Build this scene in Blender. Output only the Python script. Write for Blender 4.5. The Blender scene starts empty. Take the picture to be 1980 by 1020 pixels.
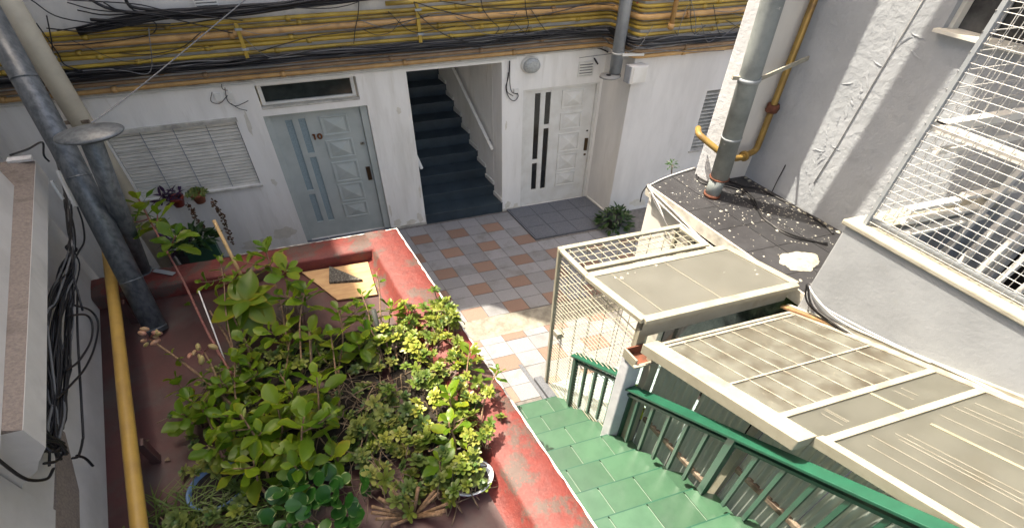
import bpy, math, random
from mathutils import Vector, Matrix
R = math.radians
random.seed(7)
scene = bpy.context.scene
COL = scene.collection

# ---------------------------------------------------------------- camera
cam_data = bpy.data.cameras.new('camera')
cam = bpy.data.objects.new('camera', cam_data)
COL.objects.link(cam)
yaw, pitch, roll = 0.298597873, 0.739543245, 0.0153529533
fwd = Vector((math.sin(yaw) * math.cos(pitch), math.cos(yaw) * math.cos(pitch), -math.sin(pitch)))
right = Vector((math.cos(yaw), -math.sin(yaw), 0))
up = right.cross(fwd)
r2 = math.cos(roll) * right + math.sin(roll) * up
u2 = -math.sin(roll) * right + math.cos(roll) * up
m = Matrix((r2, u2, -fwd)).transposed().to_4x4()
m.translation = Vector((-0.35279, -5.86566, 4.73))
cam.matrix_world = m
cam_data.sensor_width = 36
cam_data.lens = 935.4736 / 1980 * 36
cam_data.clip_start = 0.05
cam_data.clip_end = 300
scene.camera = cam

# ---------------------------------------------------------------- sky, sun, exposure
sun_dir = Vector((0.390, -0.319, -1.0)).normalized()          # direction the light travels
world = bpy.data.worlds.new('World')
scene.world = world
world.use_nodes = True
nt = world.node_tree
bg = nt.nodes['Background']
sky = nt.nodes.new('ShaderNodeTexSky')
sky.sky_type = 'NISHITA'
sky.sun_disc = False
sky.sun_elevation = math.asin(-sun_dir.z)
sky.sun_rotation = math.atan2(-sun_dir.x, -sun_dir.y)
sky.air_density = 0.8
sky.dust_density = 5.0
sky.ozone_density = 0.3
nt.links.new(sky.outputs[0], bg.inputs[0])
bg.inputs[1].default_value = 0.15
sun_data = bpy.data.lights.new('sun', 'SUN')
sun_data.energy = 3.2
sun_data.angle = R(0.6)
sun_data.color = (1.0, 0.97, 0.91)
sun = bpy.data.objects.new('sun', sun_data)
COL.objects.link(sun)
sun.rotation_euler = sun_dir.to_track_quat('-Z', 'Y').to_euler()
sun.location = (-4, 4, 9)
vs = scene.view_settings
vs.view_transform = 'Standard'
vs.look = 'None'
vs.gamma = 1
vs.use_curve_mapping = False
vs.exposure = 1.95
vs.use_white_balance = True            # camera white balance set for open shade
vs.white_balance_temperature = 7500
vs.white_balance_tint = 10
scene.cycles.max_bounces = 8
scene.cycles.diffuse_bounces = 4
scene.cycles.transparent_max_bounces = 12

# ---------------------------------------------------------------- plan of the yard
# u runs along the rear facade, v runs away from the viewer; the two meet at an obtuse angle in plan
UX, VX, VY = 1.40586, -0.26867, 1.06244


def W(u, v, z):
    return Vector((u * UX + v * VX, v * VY, z))


# ---------------------------------------------------------------- materials
MATS = {}


def mat(name, col, rough=0.7, col2=None, scale=6.0, detail=6.0, bump=0.0, bscale=40.0, metal=0.0, mix=(0.4, 0.65),
        rnd=0.0, stain=None, stscale=1.5, stmix=(0.55, 0.75), spec=0.5, stretch=(1, 1, 1), bdist=0.01, col3=None, s3=30.0, m3=(0.62, 0.7)):
    if name in MATS:
        return MATS[name]
    ma = bpy.data.materials.new(name)
    ma.use_nodes = True
    t = ma.node_tree
    N, L = t.nodes, t.links
    b = N['Principled BSDF']
    b.inputs['Roughness'].default_value = rough
    b.inputs['Metallic'].default_value = metal
    b.inputs['Specular IOR Level'].default_value = spec
    geo = N.new('ShaderNodeNewGeometry')
    mp = N.new('ShaderNodeMapping')
    mp.inputs['Scale'].default_value = stretch
    L.new(geo.outputs['Position'], mp.inputs[0])
    P = mp.outputs[0]

    def noise(sc, det=6.0):
        n = N.new('ShaderNodeTexNoise')
        n.inputs['Scale'].default_value = sc
        n.inputs['Detail'].default_value = det
        n.inputs['Roughness'].default_value = 0.62
        L.new(P, n.inputs['Vector'])
        return n.outputs['Fac']

    def ramp(sock, a, c):
        r = N.new('ShaderNodeMapRange')
        r.inputs[1].default_value = a
        r.inputs[2].default_value = c
        L.new(sock, r.inputs[0])
        return r.outputs[0]

    def mixc(f, a, c):
        mx = N.new('ShaderNodeMix')
        mx.data_type = 'RGBA'
        L.new(f, mx.inputs[0])
        for s, x in ((mx.inputs[6], a), (mx.inputs[7], c)):
            if isinstance(x, tuple):
                s.default_value = (*x, 1)
            else:
                L.new(x, s)
        return mx.outputs[2]
    c = col
    if col2:
        c = mixc(ramp(noise(scale, detail), *mix), c, col2)
    if stain:
        c = mixc(ramp(noise(stscale, 8), *stmix), c, stain)
    if col3:
        c = mixc(ramp(noise(s3, 3), *m3), c, col3)
    if rnd:
        oi = N.new('ShaderNodeObjectInfo')
        hs = N.new('ShaderNodeHueSaturation')
        mr = N.new('ShaderNodeMapRange')
        mr.inputs[3].default_value = 1 - rnd
        mr.inputs[4].default_value = 1 + rnd
        L.new(oi.outputs['Random'], mr.inputs[0])
        L.new(mr.outputs[0], hs.inputs['Value'])
        if isinstance(c, tuple):
            hs.inputs['Color'].default_value = (*c, 1)
        else:
            L.new(c, hs.inputs['Color'])
        c = hs.outputs[0]
    if isinstance(c, tuple):
        b.inputs['Base Color'].default_value = (*c, 1)
    else:
        L.new(c, b.inputs['Base Color'])
    if bump:
        bp_ = N.new('ShaderNodeBump')
        bp_.inputs['Strength'].default_value = bump
        bp_.inputs['Distance'].default_value = bdist
        L.new(noise(bscale, 8), bp_.inputs['Height'])
        L.new(bp_.outputs[0], b.inputs['Normal'])
    MATS[name] = ma
    return ma


def add_translucency(ma, col, f):
    t = ma.node_tree
    tr = t.nodes.new('ShaderNodeBsdfTranslucent')
    tr.inputs[0].default_value = (*col, 1)
    mx = t.nodes.new('ShaderNodeMixShader')
    mx.inputs[0].default_value = f
    t.links.new(t.nodes['Principled BSDF'].outputs[0], mx.inputs[1])
    t.links.new(tr.outputs[0], mx.inputs[2])
    t.links.new(mx.outputs[0], t.nodes['Material Output'].inputs[0])


def leafmat(name, col, edge, rough=0.36, trans=0.45, rnd=0.25, ew=(0.30, 0.52)):
    if name in MATS:
        return MATS[name]
    ma = bpy.data.materials.new(name)
    ma.use_nodes = True
    t = ma.node_tree
    N, L = t.nodes, t.links
    b = N['Principled BSDF']
    b.inputs['Roughness'].default_value = rough
    b.inputs['Specular IOR Level'].default_value = 0.35
    oi = N.new('ShaderNodeObjectInfo')
    tc = N.new('ShaderNodeTexCoord')
    ln = N.new('ShaderNodeVectorMath')
    ln.operation = 'LENGTH'
    mp = N.new('ShaderNodeMapping')
    mp.inputs['Location'].default_value = (0, -0.5, 0)
    mp.inputs['Scale'].default_value = (1.7, 1, 0)
    L.new(tc.outputs['Object'], mp.inputs[0])
    L.new(mp.outputs[0], ln.inputs[0])
    nz = N.new('ShaderNodeTexNoise')
    nz.inputs['Scale'].default_value = 5
    L.new(tc.outputs['Object'], nz.inputs['Vector'])
    ad = N.new('ShaderNodeMath')
    ad.operation = 'MULTIPLY_ADD'
    L.new(nz.outputs[0], ad.inputs[0])
    ad.inputs[1].default_value = 0.25
    L.new(ln.outputs['Value'], ad.inputs[2])
    mr = N.new('ShaderNodeMapRange')
    mr.inputs[1].default_value = ew[0] + 0.12
    mr.inputs[2].default_value = ew[1] + 0.12
    L.new(ad.outputs[0], mr.inputs[0])
    ml = N.new('ShaderNodeMath')
    ml.operation = 'MULTIPLY'
    L.new(mr.outputs[0], ml.inputs[0])
    rr = N.new('ShaderNodeMapRange')
    rr.inputs[3].default_value = 0.25
    rr.inputs[4].default_value = 1.0
    L.new(oi.outputs['Random'], rr.inputs[0])
    L.new(rr.outputs[0], ml.inputs[1])
    mx = N.new('ShaderNodeMix')
    mx.data_type = 'RGBA'
    mx.inputs[6].default_value = (*col, 1)
    mx.inputs[7].default_value = (*edge, 1)
    L.new(ml.outputs[0], mx.inputs[0])
    hs = N.new('ShaderNodeHueSaturation')
    v = N.new('ShaderNodeMapRange')
    v.inputs[3].default_value = 1 - rnd
    v.inputs[4].default_value = 1 + rnd
    L.new(oi.outputs['Random'], v.inputs[0])
    L.new(v.outputs[0], hs.inputs['Value'])
    h = N.new('ShaderNodeMapRange')
    h.inputs[3].default_value = 0.515
    h.inputs[4].default_value = 0.475
    L.new(oi.outputs['Random'], h.inputs[0])
    L.new(h.outputs[0], hs.inputs['Hue'])
    L.new(mx.outputs[2], hs.inputs['Color'])
    L.new(hs.outputs[0], b.inputs['Base Color'])
    tr = N.new('ShaderNodeBsdfTranslucent')
    L.new(hs.outputs[0], tr.inputs[0])
    ms = N.new('ShaderNodeMixShader')
    ms.inputs[0].default_value = trans
    L.new(b.outputs[0], ms.inputs[1])
    L.new(tr.outputs[0], ms.inputs[2])
    L.new(ms.outputs[0], N['Material Output'].inputs[0])
    MATS[name] = ma
    return ma


def glassmat(name, col, rough=0.12, trans=0.0, alpha=1.0, col2=None, scale=8, mix=(0.4, 0.7)):
    ma = mat(name, col, rough, col2=col2, scale=scale, mix=mix)
    b = ma.node_tree.nodes['Principled BSDF']
    b.inputs['Transmission Weight'].default_value = trans
    b.inputs['Alpha'].default_value = alpha
    return ma


M_wall = mat('facade_paint', (0.83, 0.81, 0.76), 0.8, col2=(0.76, 0.74, 0.69), scale=5, stain=(0.60, 0.575, 0.51), stscale=3.5,
             stmix=(0.52, 0.82), bump=0.15, bscale=60, stretch=(1, 1, 0.16), col3=(0.66, 0.63, 0.56), s3=11, m3=(0.60, 0.8))
M_upper = mat('upper_wall_paint', (0.66, 0.64, 0.60), 0.85, col2=(0.55, 0.535, 0.50), scale=3, stain=(0.3, 0.29, 0.27), stscale=2.5,
              bump=0.2, bscale=50, stretch=(1, 1, 0.5))
M_wing = mat('wing_paint', (0.72, 0.70, 0.66), 0.8, col2=(0.64, 0.62, 0.58), scale=4, bump=0.1, bscale=60, stretch=(1, 1, 0.25), stain=(0.52, 0.50, 0.46), stscale=3, stmix=(0.58, 0.85))
M_grime = mat('grimy_trim', (0.55, 0.53, 0.47), 0.85, col2=(0.33, 0.31, 0.27), scale=7, bump=0.2)
M_white = mat('white_paint', (0.72, 0.71, 0.66), 0.55, col2=(0.64, 0.62, 0.56), scale=5, bump=0.05)
M_bluedoor = mat('pale_blue_door_paint', (0.44, 0.478, 0.455), 0.45, col2=(0.38, 0.42, 0.40), scale=4, bump=0.04, bscale=25)
M_frost = mat('frosted_glass', (0.30, 0.38, 0.40), 0.25, col2=(0.22, 0.29, 0.31), scale=60, mix=(0.35, 0.65))
M_dark = mat('dark_glass', (0.012, 0.014, 0.014), 0.08)
M_black = mat('black_interior', (0.008, 0.008, 0.008), 0.9)
M_transom = mat('transom_glass', (0.035, 0.045, 0.042), 0.12, col2=(0.02, 0.026, 0.025), scale=5)
M_bronze = mat('bronze_handle', (0.09, 0.06, 0.035), 0.35, metal=0.8)
M_number = mat('copper_number', (0.20, 0.08, 0.03), 0.4, metal=0.4)
M_shutter = mat('shutter_paint', (0.78, 0.755, 0.68), 0.6, col2=(0.66, 0.64, 0.57), scale=5, stretch=(1, 1, 2))
M_step = mat('blue_slate_step', (0.032, 0.050, 0.064), 0.42, col2=(0.020, 0.033, 0.044), scale=4, bump=0.06, rnd=0.15)
M_tile = mat('grey_speckle_tile', (0.25, 0.254, 0.265), 0.6, col2=(0.165, 0.168, 0.176), scale=140, detail=3, mix=(0.42, 0.58), rnd=0.13, bump=0.08, bscale=160,
             stain=(0.13, 0.127, 0.122), stscale=3.1, stmix=(0.52, 0.75))
M_orange = mat('terracotta_speckle_tile', (0.245, 0.155, 0.118), 0.6, col2=(0.17, 0.106, 0.08), scale=140, detail=3, mix=(0.42, 0.58), rnd=0.13, bump=0.08,
               bscale=160, stain=(0.2, 0.125, 0.095), stscale=2.3, stmix=(0.58, 0.8))
M_mortar = mat('floor_mortar', (0.16, 0.15, 0.14), 0.9, col2=(0.1, 0.095, 0.09), scale=20)
M_concrete = mat('rough_concrete', (0.27, 0.255, 0.21), 0.9, col2=(0.17, 0.155, 0.125), scale=9, bump=0.5, bscale=30, stain=(0.36, 0.34, 0.27), stscale=4)
M_ground = mat('yard_ground', (0.2, 0.19, 0.18), 0.9, col2=(0.14, 0.135, 0.13), scale=3)
M_mat = mat('slate_landing', (0.125, 0.135, 0.155), 0.7, col2=(0.08, 0.087, 0.10), scale=90, detail=3, mix=(0.4, 0.6), bump=0.1, bscale=90)
M_red = mat('red_membrane', (0.160, 0.027, 0.021), 0.62, col2=(0.118, 0.022, 0.018), scale=12, bump=0.9, bscale=14, stain=(0.085, 0.052, 0.042), stscale=3.4,
            stmix=(0.52, 0.58), col3=(0.18, 0.042, 0.033), s3=55, m3=(0.54, 0.70))
M_redfloor = mat('red_floor_paint', (0.078, 0.024, 0.023), 0.5, col2=(0.052, 0.019, 0.018), scale=3, bump=0.2, bscale=18, stain=(0.065, 0.05, 0.045), stscale=1.6,
                 stmix=(0.5, 0.66))
M_lip = mat('flaking_white_paint', (0.75, 0.74, 0.70), 0.8, col2=(0.5, 0.42, 0.38), scale=16, mix=(0.52, 0.7), bump=0.4)
M_yellow = mat('yellow_pipe_paint', (0.42, 0.285, 0.045), 0.45, col2=(0.28, 0.185, 0.035), scale=7, stretch=(0.5, 1, 1), stain=(0.12, 0.08, 0.03), stscale=6,
               stmix=(0.56, 0.75), rnd=0.15)
M_orangepipe = mat('ochre_pipe_paint', (0.48, 0.285, 0.105), 0.5, col2=(0.36, 0.205, 0.08), scale=6, rnd=0.12, stain=(0.15, 0.08, 0.03), stscale=5, stmix=(0.58, 0.8))
M_brownpipe = mat('brown_pipe_paint', (0.30, 0.19, 0.10), 0.55, col2=(0.20, 0.125, 0.07), scale=6, rnd=0.1)
M_gaspipe = mat('mustard_pipe_paint', (0.27, 0.175, 0.045), 0.55, col2=(0.19, 0.115, 0.032), scale=7, stain=(0.10, 0.06, 0.03), stscale=7, stmix=(0.62, 0.75))
M_ypipe = mat('matte_mustard_pipe', (0.42, 0.26, 0.055), 0.5, col2=(0.33, 0.20, 0.05), scale=5)
M_cable = mat('black_cable', (0.010, 0.010, 0.012), 0.42, rnd=0.3)
M_gcable = mat('grey_cable', (0.16, 0.16, 0.16), 0.5, rnd=0.3)
M_wcable = mat('white_cable', (0.6, 0.6, 0.57), 0.5, rnd=0.1)
M_galv = mat('galvanised_steel', (0.135, 0.150, 0.160), 0.42, metal=0.3, col2=(0.07, 0.082, 0.09), scale=24, detail=4, mix=(0.40, 0.62), bump=0.12, bscale=18,
             stretch=(1, 1, 0.5))
M_galv2 = mat('pale_galvanised', (0.33, 0.36, 0.385), 0.42, metal=0.3, col2=(0.28, 0.31, 0.34), scale=9, bump=0.06, stain=(0.2, 0.2, 0.2), stscale=5, stmix=(0.6, 0.8))
M_galv3 = mat('weathered_downpipe', (0.24, 0.27, 0.27), 0.55, metal=0.1, col2=(0.15, 0.17, 0.175), scale=5, bump=0.15, bscale=14, stain=(0.5, 0.5, 0.48), stscale=9, stmix=(0.66, 0.7))
M_cream_pipe = mat('cream_pipe', (0.50, 0.46, 0.36), 0.6, col2=(0.42, 0.38, 0.30), scale=4)
M_rust = mat('rust', (0.17, 0.055, 0.03), 0.85, col2=(0.09, 0.035, 0.02), scale=16)
M_leftwall = mat('grey_white_render', (0.60, 0.585, 0.55), 0.85, col2=(0.52, 0.505, 0.47), scale=2.5, bump=0.2, bscale=55, stain=(0.36, 0.35, 0.33), stscale=1.8, stmix=(0.58, 0.85))
M_rough = mat('brown_rough_render', (0.28, 0.23, 0.19), 0.95, col2=(0.20, 0.165, 0.14), scale=60, bump=0.7, bscale=90, stain=(0.14, 0.11, 0.09), stscale=5)
M_stucco = mat('white_stucco', (0.52, 0.54, 0.57), 0.85, col2=(0.45, 0.47, 0.50), scale=5, bump=0.6, bscale=22, bdist=0.012)
M_bigwall = mat('peeling_white_wall', (0.385, 0.412, 0.445), 0.85, col2=(0.335, 0.36, 0.39), scale=2.2, bump=0.7, bscale=16, bdist=0.014, stain=(0.275, 0.29, 0.31), stscale=2.4, stmix=(0.6, 0.85))
M_flake = mat('paint_flake', (0.385, 0.412, 0.445), 0.85, bump=0.4)
M_parapet = mat('grey_plaster', (0.285, 0.305, 0.325), 0.85, col2=(0.24, 0.258, 0.275), scale=3, bump=0.25, bscale=28, stain=(0.27, 0.26, 0.22), stscale=1.6, stmix=(0.6, 0.8))
M_coping = mat('cream_coping', (0.33, 0.32, 0.265), 0.8, col2=(0.26, 0.24, 0.19), scale=6, bump=0.3)
M_blacktile = mat('black_roof_tile', (0.036, 0.037, 0.041), 0.42, col2=(0.026, 0.026, 0.029), scale=8, bump=0.1, bscale=20, rnd=0.18, col3=(0.4, 0.4, 0.39), s3=24, m3=(0.70, 0.73))
M_grout = mat('pale_grout', (0.2, 0.195, 0.18), 0.9)
M_debris = mat('plaster_debris', (0.34, 0.335, 0.30), 0.9, col2=(0.24, 0.23, 0.2), scale=30, bump=0.6, bscale=60)
M_cement = mat('dried_cement', (0.33, 0.32, 0.27), 0.9, col2=(0.25, 0.24, 0.195), scale=22, bump=0.8, bscale=34)
M_creamframe = mat('cream_metal_frame', (0.30, 0.285, 0.225), 0.5, col2=(0.25, 0.235, 0.18), scale=6, stain=(0.2, 0.165, 0.115), stscale=7, stmix=(0.58, 0.8), bump=0.12)
M_frost2 = mat('weathered_glass_top', (0.185, 0.187, 0.175), 0.35, col2=(0.15, 0.151, 0.14), scale=4, stain=(0.25, 0.24, 0.205), stscale=3, stmix=(0.56, 0.8), bump=0.05)
M_poly = mat('dirty_wired_glass', (0.21, 0.215, 0.19), 0.4, col2=(0.11, 0.10, 0.082), scale=7, detail=12, stain=(0.07, 0.055, 0.04), stscale=5, stmix=(0.5, 0.72), bump=0.2, col3=(0.34, 0.325, 0.27), s3=40, m3=(0.62, 0.72))
M_poly2 = mat('olive_polycarbonate', (0.150, 0.153, 0.138), 0.38, col2=(0.118, 0.12, 0.107), scale=5, stain=(0.12, 0.106, 0.078), stscale=2.5, stmix=(0.6, 0.85),
              col3=(0.25, 0.245, 0.21), s3=60, m3=(0.70, 0.74), stretch=(1, 1, 1))
add_translucency(M_frost2, (0.85, 0.83, 0.75), 0.5)
add_translucency(M_poly, (0.8, 0.78, 0.7), 0.45)
add_translucency(M_poly2, (0.85, 0.83, 0.74), 0.5)
M_bar = mat('old_white_bar', (0.30, 0.285, 0.24), 0.6, col2=(0.2, 0.18, 0.14), scale=14, bump=0.1)
M_ybar = mat('yellowed_sealant', (0.25, 0.24, 0.175), 0.6, col2=(0.2, 0.185, 0.13), scale=12)
M_corr = mat('green_grey_corrugated', (0.42, 0.47, 0.43), 0.35, col2=(0.33, 0.38, 0.345), scale=4, stain=(0.34, 0.32, 0.28), stscale=2.4, stmix=(0.55, 0.8))
_t = M_corr.node_tree
_tr = _t.nodes.new('ShaderNodeBsdfTranslucent')
_tr.inputs[0].default_value = (0.42, 0.50, 0.45, 1)
_mx = _t.nodes.new('ShaderNodeMixShader')
_mx.inputs[0].default_value = 0.45
_t.links.new(_t.nodes['Principled BSDF'].outputs[0], _mx.inputs[1])
_t.links.new(_tr.outputs[0], _mx.inputs[2])
_t.links.new(_mx.outputs[0], _t.nodes['Material Output'].inputs[0])
M_batten = mat('old_wood_batten', (0.25, 0.20, 0.15), 0.8, col2=(0.11, 0.08, 0.058), scale=14, mix=(0.42, 0.58), bump=0.3)
M_gtile = mat('green_glazed_tile', (0.044, 0.108, 0.064), 0.30, col2=(0.036, 0.09, 0.054), scale=7, rnd=0.16, bump=0.03, bscale=30, stain=(0.065, 0.120, 0.085), stscale=4, stmix=(0.55, 0.8))
M_ggrout = mat('pale_green_grout', (0.15, 0.21, 0.165), 0.9)
M_green = mat('green_enamel', (0.012, 0.088, 0.052), 0.4, col2=(0.010, 0.066, 0.04), scale=6)
M_dgreen = mat('dark_green_enamel', (0.010, 0.075, 0.045), 0.4, col2=(0.008, 0.055, 0.034), scale=6)
M_wire = mat('cream_wire', (0.34, 0.32, 0.25), 0.5)
M_wwire = mat('white_wire', (0.42, 0.42, 0.41), 0.5)
M_wood = mat('plywood', (0.52, 0.33, 0.16), 0.65, col2=(0.42, 0.24, 0.11), scale=5, stretch=(1, 4, 1), bump=0.1)
M_asphalt = mat('dark_shingle_scrap', (0.07, 0.065, 0.055), 0.95, col2=(0.2, 0.19, 0.16), scale=50, mix=(0.5, 0.62), bump=0.8, bscale=70)
M_soil = mat('dark_soil', (0.016, 0.012, 0.009), 0.95, col2=(0.028, 0.021, 0.015), scale=30, bump=0.8, bscale=40)
M_pot = mat('terracotta_pot', (0.30, 0.095, 0.045), 0.8, col2=(0.24, 0.075, 0.04), scale=9)
M_redpot = mat('red_plastic_pot', (0.26, 0.035, 0.02), 0.5)
M_dpot = mat('black_plastic_pot', (0.02, 0.02, 0.02), 0.55)
M_greenpot = mat('green_trough', (0.02, 0.09, 0.055), 0.5)
M_blue = mat('blue_plastic_basin', (0.06, 0.13, 0.24), 0.45, col2=(0.10, 0.18, 0.28), scale=8)
M_ceramic = mat('painted_ceramic', (0.62, 0.66, 0.68), 0.25, col2=(0.33, 0.16, 0.2), scale=11, detail=2, mix=(0.60, 0.63), stain=(0.5, 0.42, 0.2), stscale=9, stmix=(0.62, 0.66))
M_stem = mat('brown_stem', (0.14, 0.085, 0.045), 0.75, col2=(0.24, 0.15, 0.085), scale=40, mix=(0.45, 0.6))
M_redstem = mat('purple_stem', (0.16, 0.05, 0.045), 0.6, col2=(0.24, 0.10, 0.07), scale=30)
M_dry = mat('dry_stem', (0.20, 0.145, 0.09), 0.85, col2=(0.11, 0.075, 0.045), scale=20)
M_bamboo = mat('bamboo_cane', (0.48, 0.33, 0.15), 0.55, col2=(0.38, 0.25, 0.11), scale=10)
M_leaf = leafmat('kalanchoe_leaf', (0.118, 0.225, 0.016), (0.23, 0.28, 0.018), ew=(0.40, 0.62), rnd=0.32)
M_leafy = leafmat('yellowing_leaf', (0.15, 0.235, 0.020), (0.29, 0.26, 0.02), rnd=0.2, ew=(0.36, 0.6))
M_broad = leafmat('broad_leaf', (0.12, 0.21, 0.018), (0.33, 0.25, 0.02), rnd=0.25)
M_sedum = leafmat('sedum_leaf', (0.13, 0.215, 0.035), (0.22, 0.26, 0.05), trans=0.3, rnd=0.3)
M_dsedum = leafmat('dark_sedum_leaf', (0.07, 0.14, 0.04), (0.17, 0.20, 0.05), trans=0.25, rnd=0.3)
M_jade = leafmat('jade_leaf', (0.022, 0.090, 0.014), (0.26, 0.34, 0.14), trans=0.12, rnd=0.2, rough=0.3, ew=(0.62, 0.66))
M_grass = leafmat('grass_blade', (0.06, 0.13, 0.03), (0.13, 0.2, 0.05), rnd=0.2)
M_bud = leafmat('pale_bud', (0.50, 0.45, 0.16), (0.45, 0.20, 0.17), trans=0.3, rnd=0.15)
M_purple = leafmat('purple_leaf', (0.035, 0.012, 0.04), (0.06, 0.02, 0.05), trans=0.15, rnd=0.3)
M_fern = leafmat('dark_fern', (0.022, 0.06, 0.014), (0.05, 0.10, 0.02), trans=0.25, rnd=0.3)
M_vine = leafmat('bronze_vine', (0.11, 0.06, 0.03), (0.15, 0.10, 0.04), trans=0.2, rnd=0.3)
M_lampglass = mat('ribbed_lamp_glass', (0.40, 0.42, 0.40), 0.2, col2=(0.3, 0.31, 0.3), scale=50)
M_greyplastic = mat('grey_plastic', (0.22, 0.22, 0.21), 0.5)
M_teal = mat('pale_teal_floor', (0.35, 0.48, 0.48), 0.6, col2=(0.25, 0.36, 0.37), scale=12)
M_curtain = mat('white_slats', (0.6, 0.6, 0.58), 0.6)
M_hose = mat('green_hose', (0.03, 0.30, 0.08), 0.4)

# ---------------------------------------------------------------- mesh building


class MB:
    def __init__(self):
        self.v, self.f, self.s = [], [], []

    def add(self, vs, fs, smooth=False):
        o = len(self.v)
        self.v += [Vector(p) for p in vs]
        self.f += [tuple(i + o for i in f) for f in fs]
        self.s += [smooth] * len(fs)
        return self

    def hexa(self, p):                     # 8 plan points: bottom 4 then top 4
        self.add([W(*q) for q in p], [(3, 2, 1, 0), (4, 5, 6, 7), (0, 1, 5, 4), (1, 2, 6, 5), (2, 3, 7, 6), (3, 0, 4, 7)])
        return self

    def box(self, u0, u1, v0, v1, z0, z1):
        return self.hexa([(u0, v0, z0), (u1, v0, z0), (u1, v1, z0), (u0, v1, z0), (u0, v0, z1), (u1, v0, z1), (u1, v1, z1), (u0, v1, z1)])

    def prism(self, pts, z0, z1):          # plan polygon, z0/z1 numbers
        n = len(pts)
        self.add([W(p[0], p[1], z0) for p in pts] + [W(p[0], p[1], z1) for p in pts],
                 [tuple(range(n - 1, -1, -1)), tuple(range(n, 2 * n))] + [(i, (i + 1) % n, n + (i + 1) % n, n + i) for i in range(n)])
        return self

    def bar(self, a, b, w, h, upv=Vector((0, 0, 1))):    # square bar between two plan points, world width / height
        A, B = W(*a), W(*b)
        d = (B - A).normalized()
        s = d.cross(upv)
        if s.length < 1e-4:
            s = Vector((1, 0, 0))
        s.normalize()
        t = s.cross(d).normalized()
        c = []
        for P in (A, B):
            for x, y in ((-1, -1), (1, -1), (1, 1), (-1, 1)):
                c.append(P + s * x * w / 2 + t * y * h / 2)
        self.add(c, [(3, 2, 1, 0), (4, 5, 6, 7), (0, 1, 5, 4), (1, 2, 6, 5), (2, 3, 7, 6), (3, 0, 4, 7)])
        return self

    def tube(self, pts, r, n=8, caps=True, world=False, r1=None):
        P = [Vector(p) if world else W(*p) for p in pts]
        k = len(P)
        ring = []
        prev = None
        for i in range(k):
            d = (P[min(i + 1, k - 1)] - P[max(i - 1, 0)])
            d = d.normalized() if d.length > 1e-7 else Vector((0, 0, 1))
            a = prev - d * prev.dot(d) if prev else d.orthogonal()
            if a.length < 1e-5:
                a = d.orthogonal()
            a.normalize()
            prev = a
            b = d.cross(a)
            rr = r if r1 is None else r + (r1 - r) * i / (k - 1)
            ring.append([P[i] + (a * math.cos(2 * math.pi * j / n) + b * math.sin(2 * math.pi * j / n)) * rr for j in range(n)])
        vs = [p for q in ring for p in q]
        fs = [(i * n + j, i * n + (j + 1) % n, (i + 1) * n + (j + 1) % n, (i + 1) * n + j) for i in range(k - 1) for j in range(n)]
        self.add(vs, fs, True)
        if caps:
            o = len(self.v) - len(vs)
            self.f += [tuple(o + j for j in range(n - 1, -1, -1)), tuple(o + (k - 1) * n + j for j in range(n))]
            self.s += [False, False]
        return self

    def lathe(self, c, prof, n=24, su=1.0, smooth=True):     # c world point; profile (r, z)
        vs, fs = [], []
        for r, z in prof:
            for j in range(n):
                a = 2 * math.pi * j / n
                vs.append(Vector(c) + Vector((r * su * math.cos(a), r * math.sin(a), z)))
        for i in range(len(prof) - 1):
            for j in range(n):
                fs.append((i * n + j, i * n + (j + 1) % n, (i + 1) * n + (j + 1) % n, (i + 1) * n + j))
        self.add(vs, fs, smooth)
        return self


def origin(o):
    p = Vector((0, 0, 0))
    while o is not None:
        p += o.location
        o = o.parent
    return p


def obj(name, mb, m, parent=None, bev=0.0, at=None):
    me = bpy.data.meshes.new(name)
    if parent is None:
        if at is None:
            xs = [p.x for p in mb.v]
            ys = [p.y for p in mb.v]
            at = Vector(((min(xs) + max(xs)) / 2, (min(ys) + max(ys)) / 2, min(p.z for p in mb.v)))
        loc, off = at, at
    else:
        loc = Vector((0, 0, 0))
        off = origin(parent)
        if at is not None:
            loc = at - off
            off = at
    me.from_pydata([p - off for p in mb.v], [], mb.f)
    me.polygons.foreach_set('use_smooth', mb.s)
    me.validate()
    me.update()
    me.materials.append(m)
    o = bpy.data.objects.new(name, me)
    COL.objects.link(o)
    o.location = loc
    if parent is not None:
        o.parent = parent
    if bev:
        b = o.modifiers.new('bevel', 'BEVEL')
        b.width = bev
        b.segments = 2
        b.limit_method = 'ANGLE'
        b.angle_limit = R(50)
    return o


def clone(o, parent, loc, name=None, rot=None, scale=None, m=None):
    c = o.copy()
    COL.objects.link(c)
    c.parent = parent
    c.location = loc
    if rot is not None:
        c.rotation_mode = 'QUATERNION'
        c.rotation_quaternion = rot
    if scale is not None:
        c.scale = scale
    return c


def tag(o, label=None, cat=None, group=None, kind=None):
    if label:
        o['label'] = label
    if cat:
        o['category'] = cat
    if group:
        o['group'] = group
    if kind:
        o['kind'] = kind
    return o


def thing(name, at, label, cat, group=None):
    o = bpy.data.objects.new(name, None)
    COL.objects.link(o)
    o.location = at if isinstance(at, Vector) else W(*at)
    o.empty_display_size = 0.05
    return tag(o, label, cat, group)


def smooth_path(pts, k=6):
    P = [Vector(p) for p in pts]
    if len(P) < 3:
        return P
    out = []
    Q = [P[0] * 2 - P[1]] + P + [P[-1] * 2 - P[-2]]
    for i in range(1, len(Q) - 2):
        for j in range(k):
            t = j / k
            a, b, c, d = Q[i - 1], Q[i], Q[i + 1], Q[i + 2]
            out.append(0.5 * (2 * b + (c - a) * t + (2 * a - 5 * b + 4 * c - d) * t * t + (3 * b - a - 3 * c + d) * t ** 3))
    out.append(P[-1])
    return out


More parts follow.
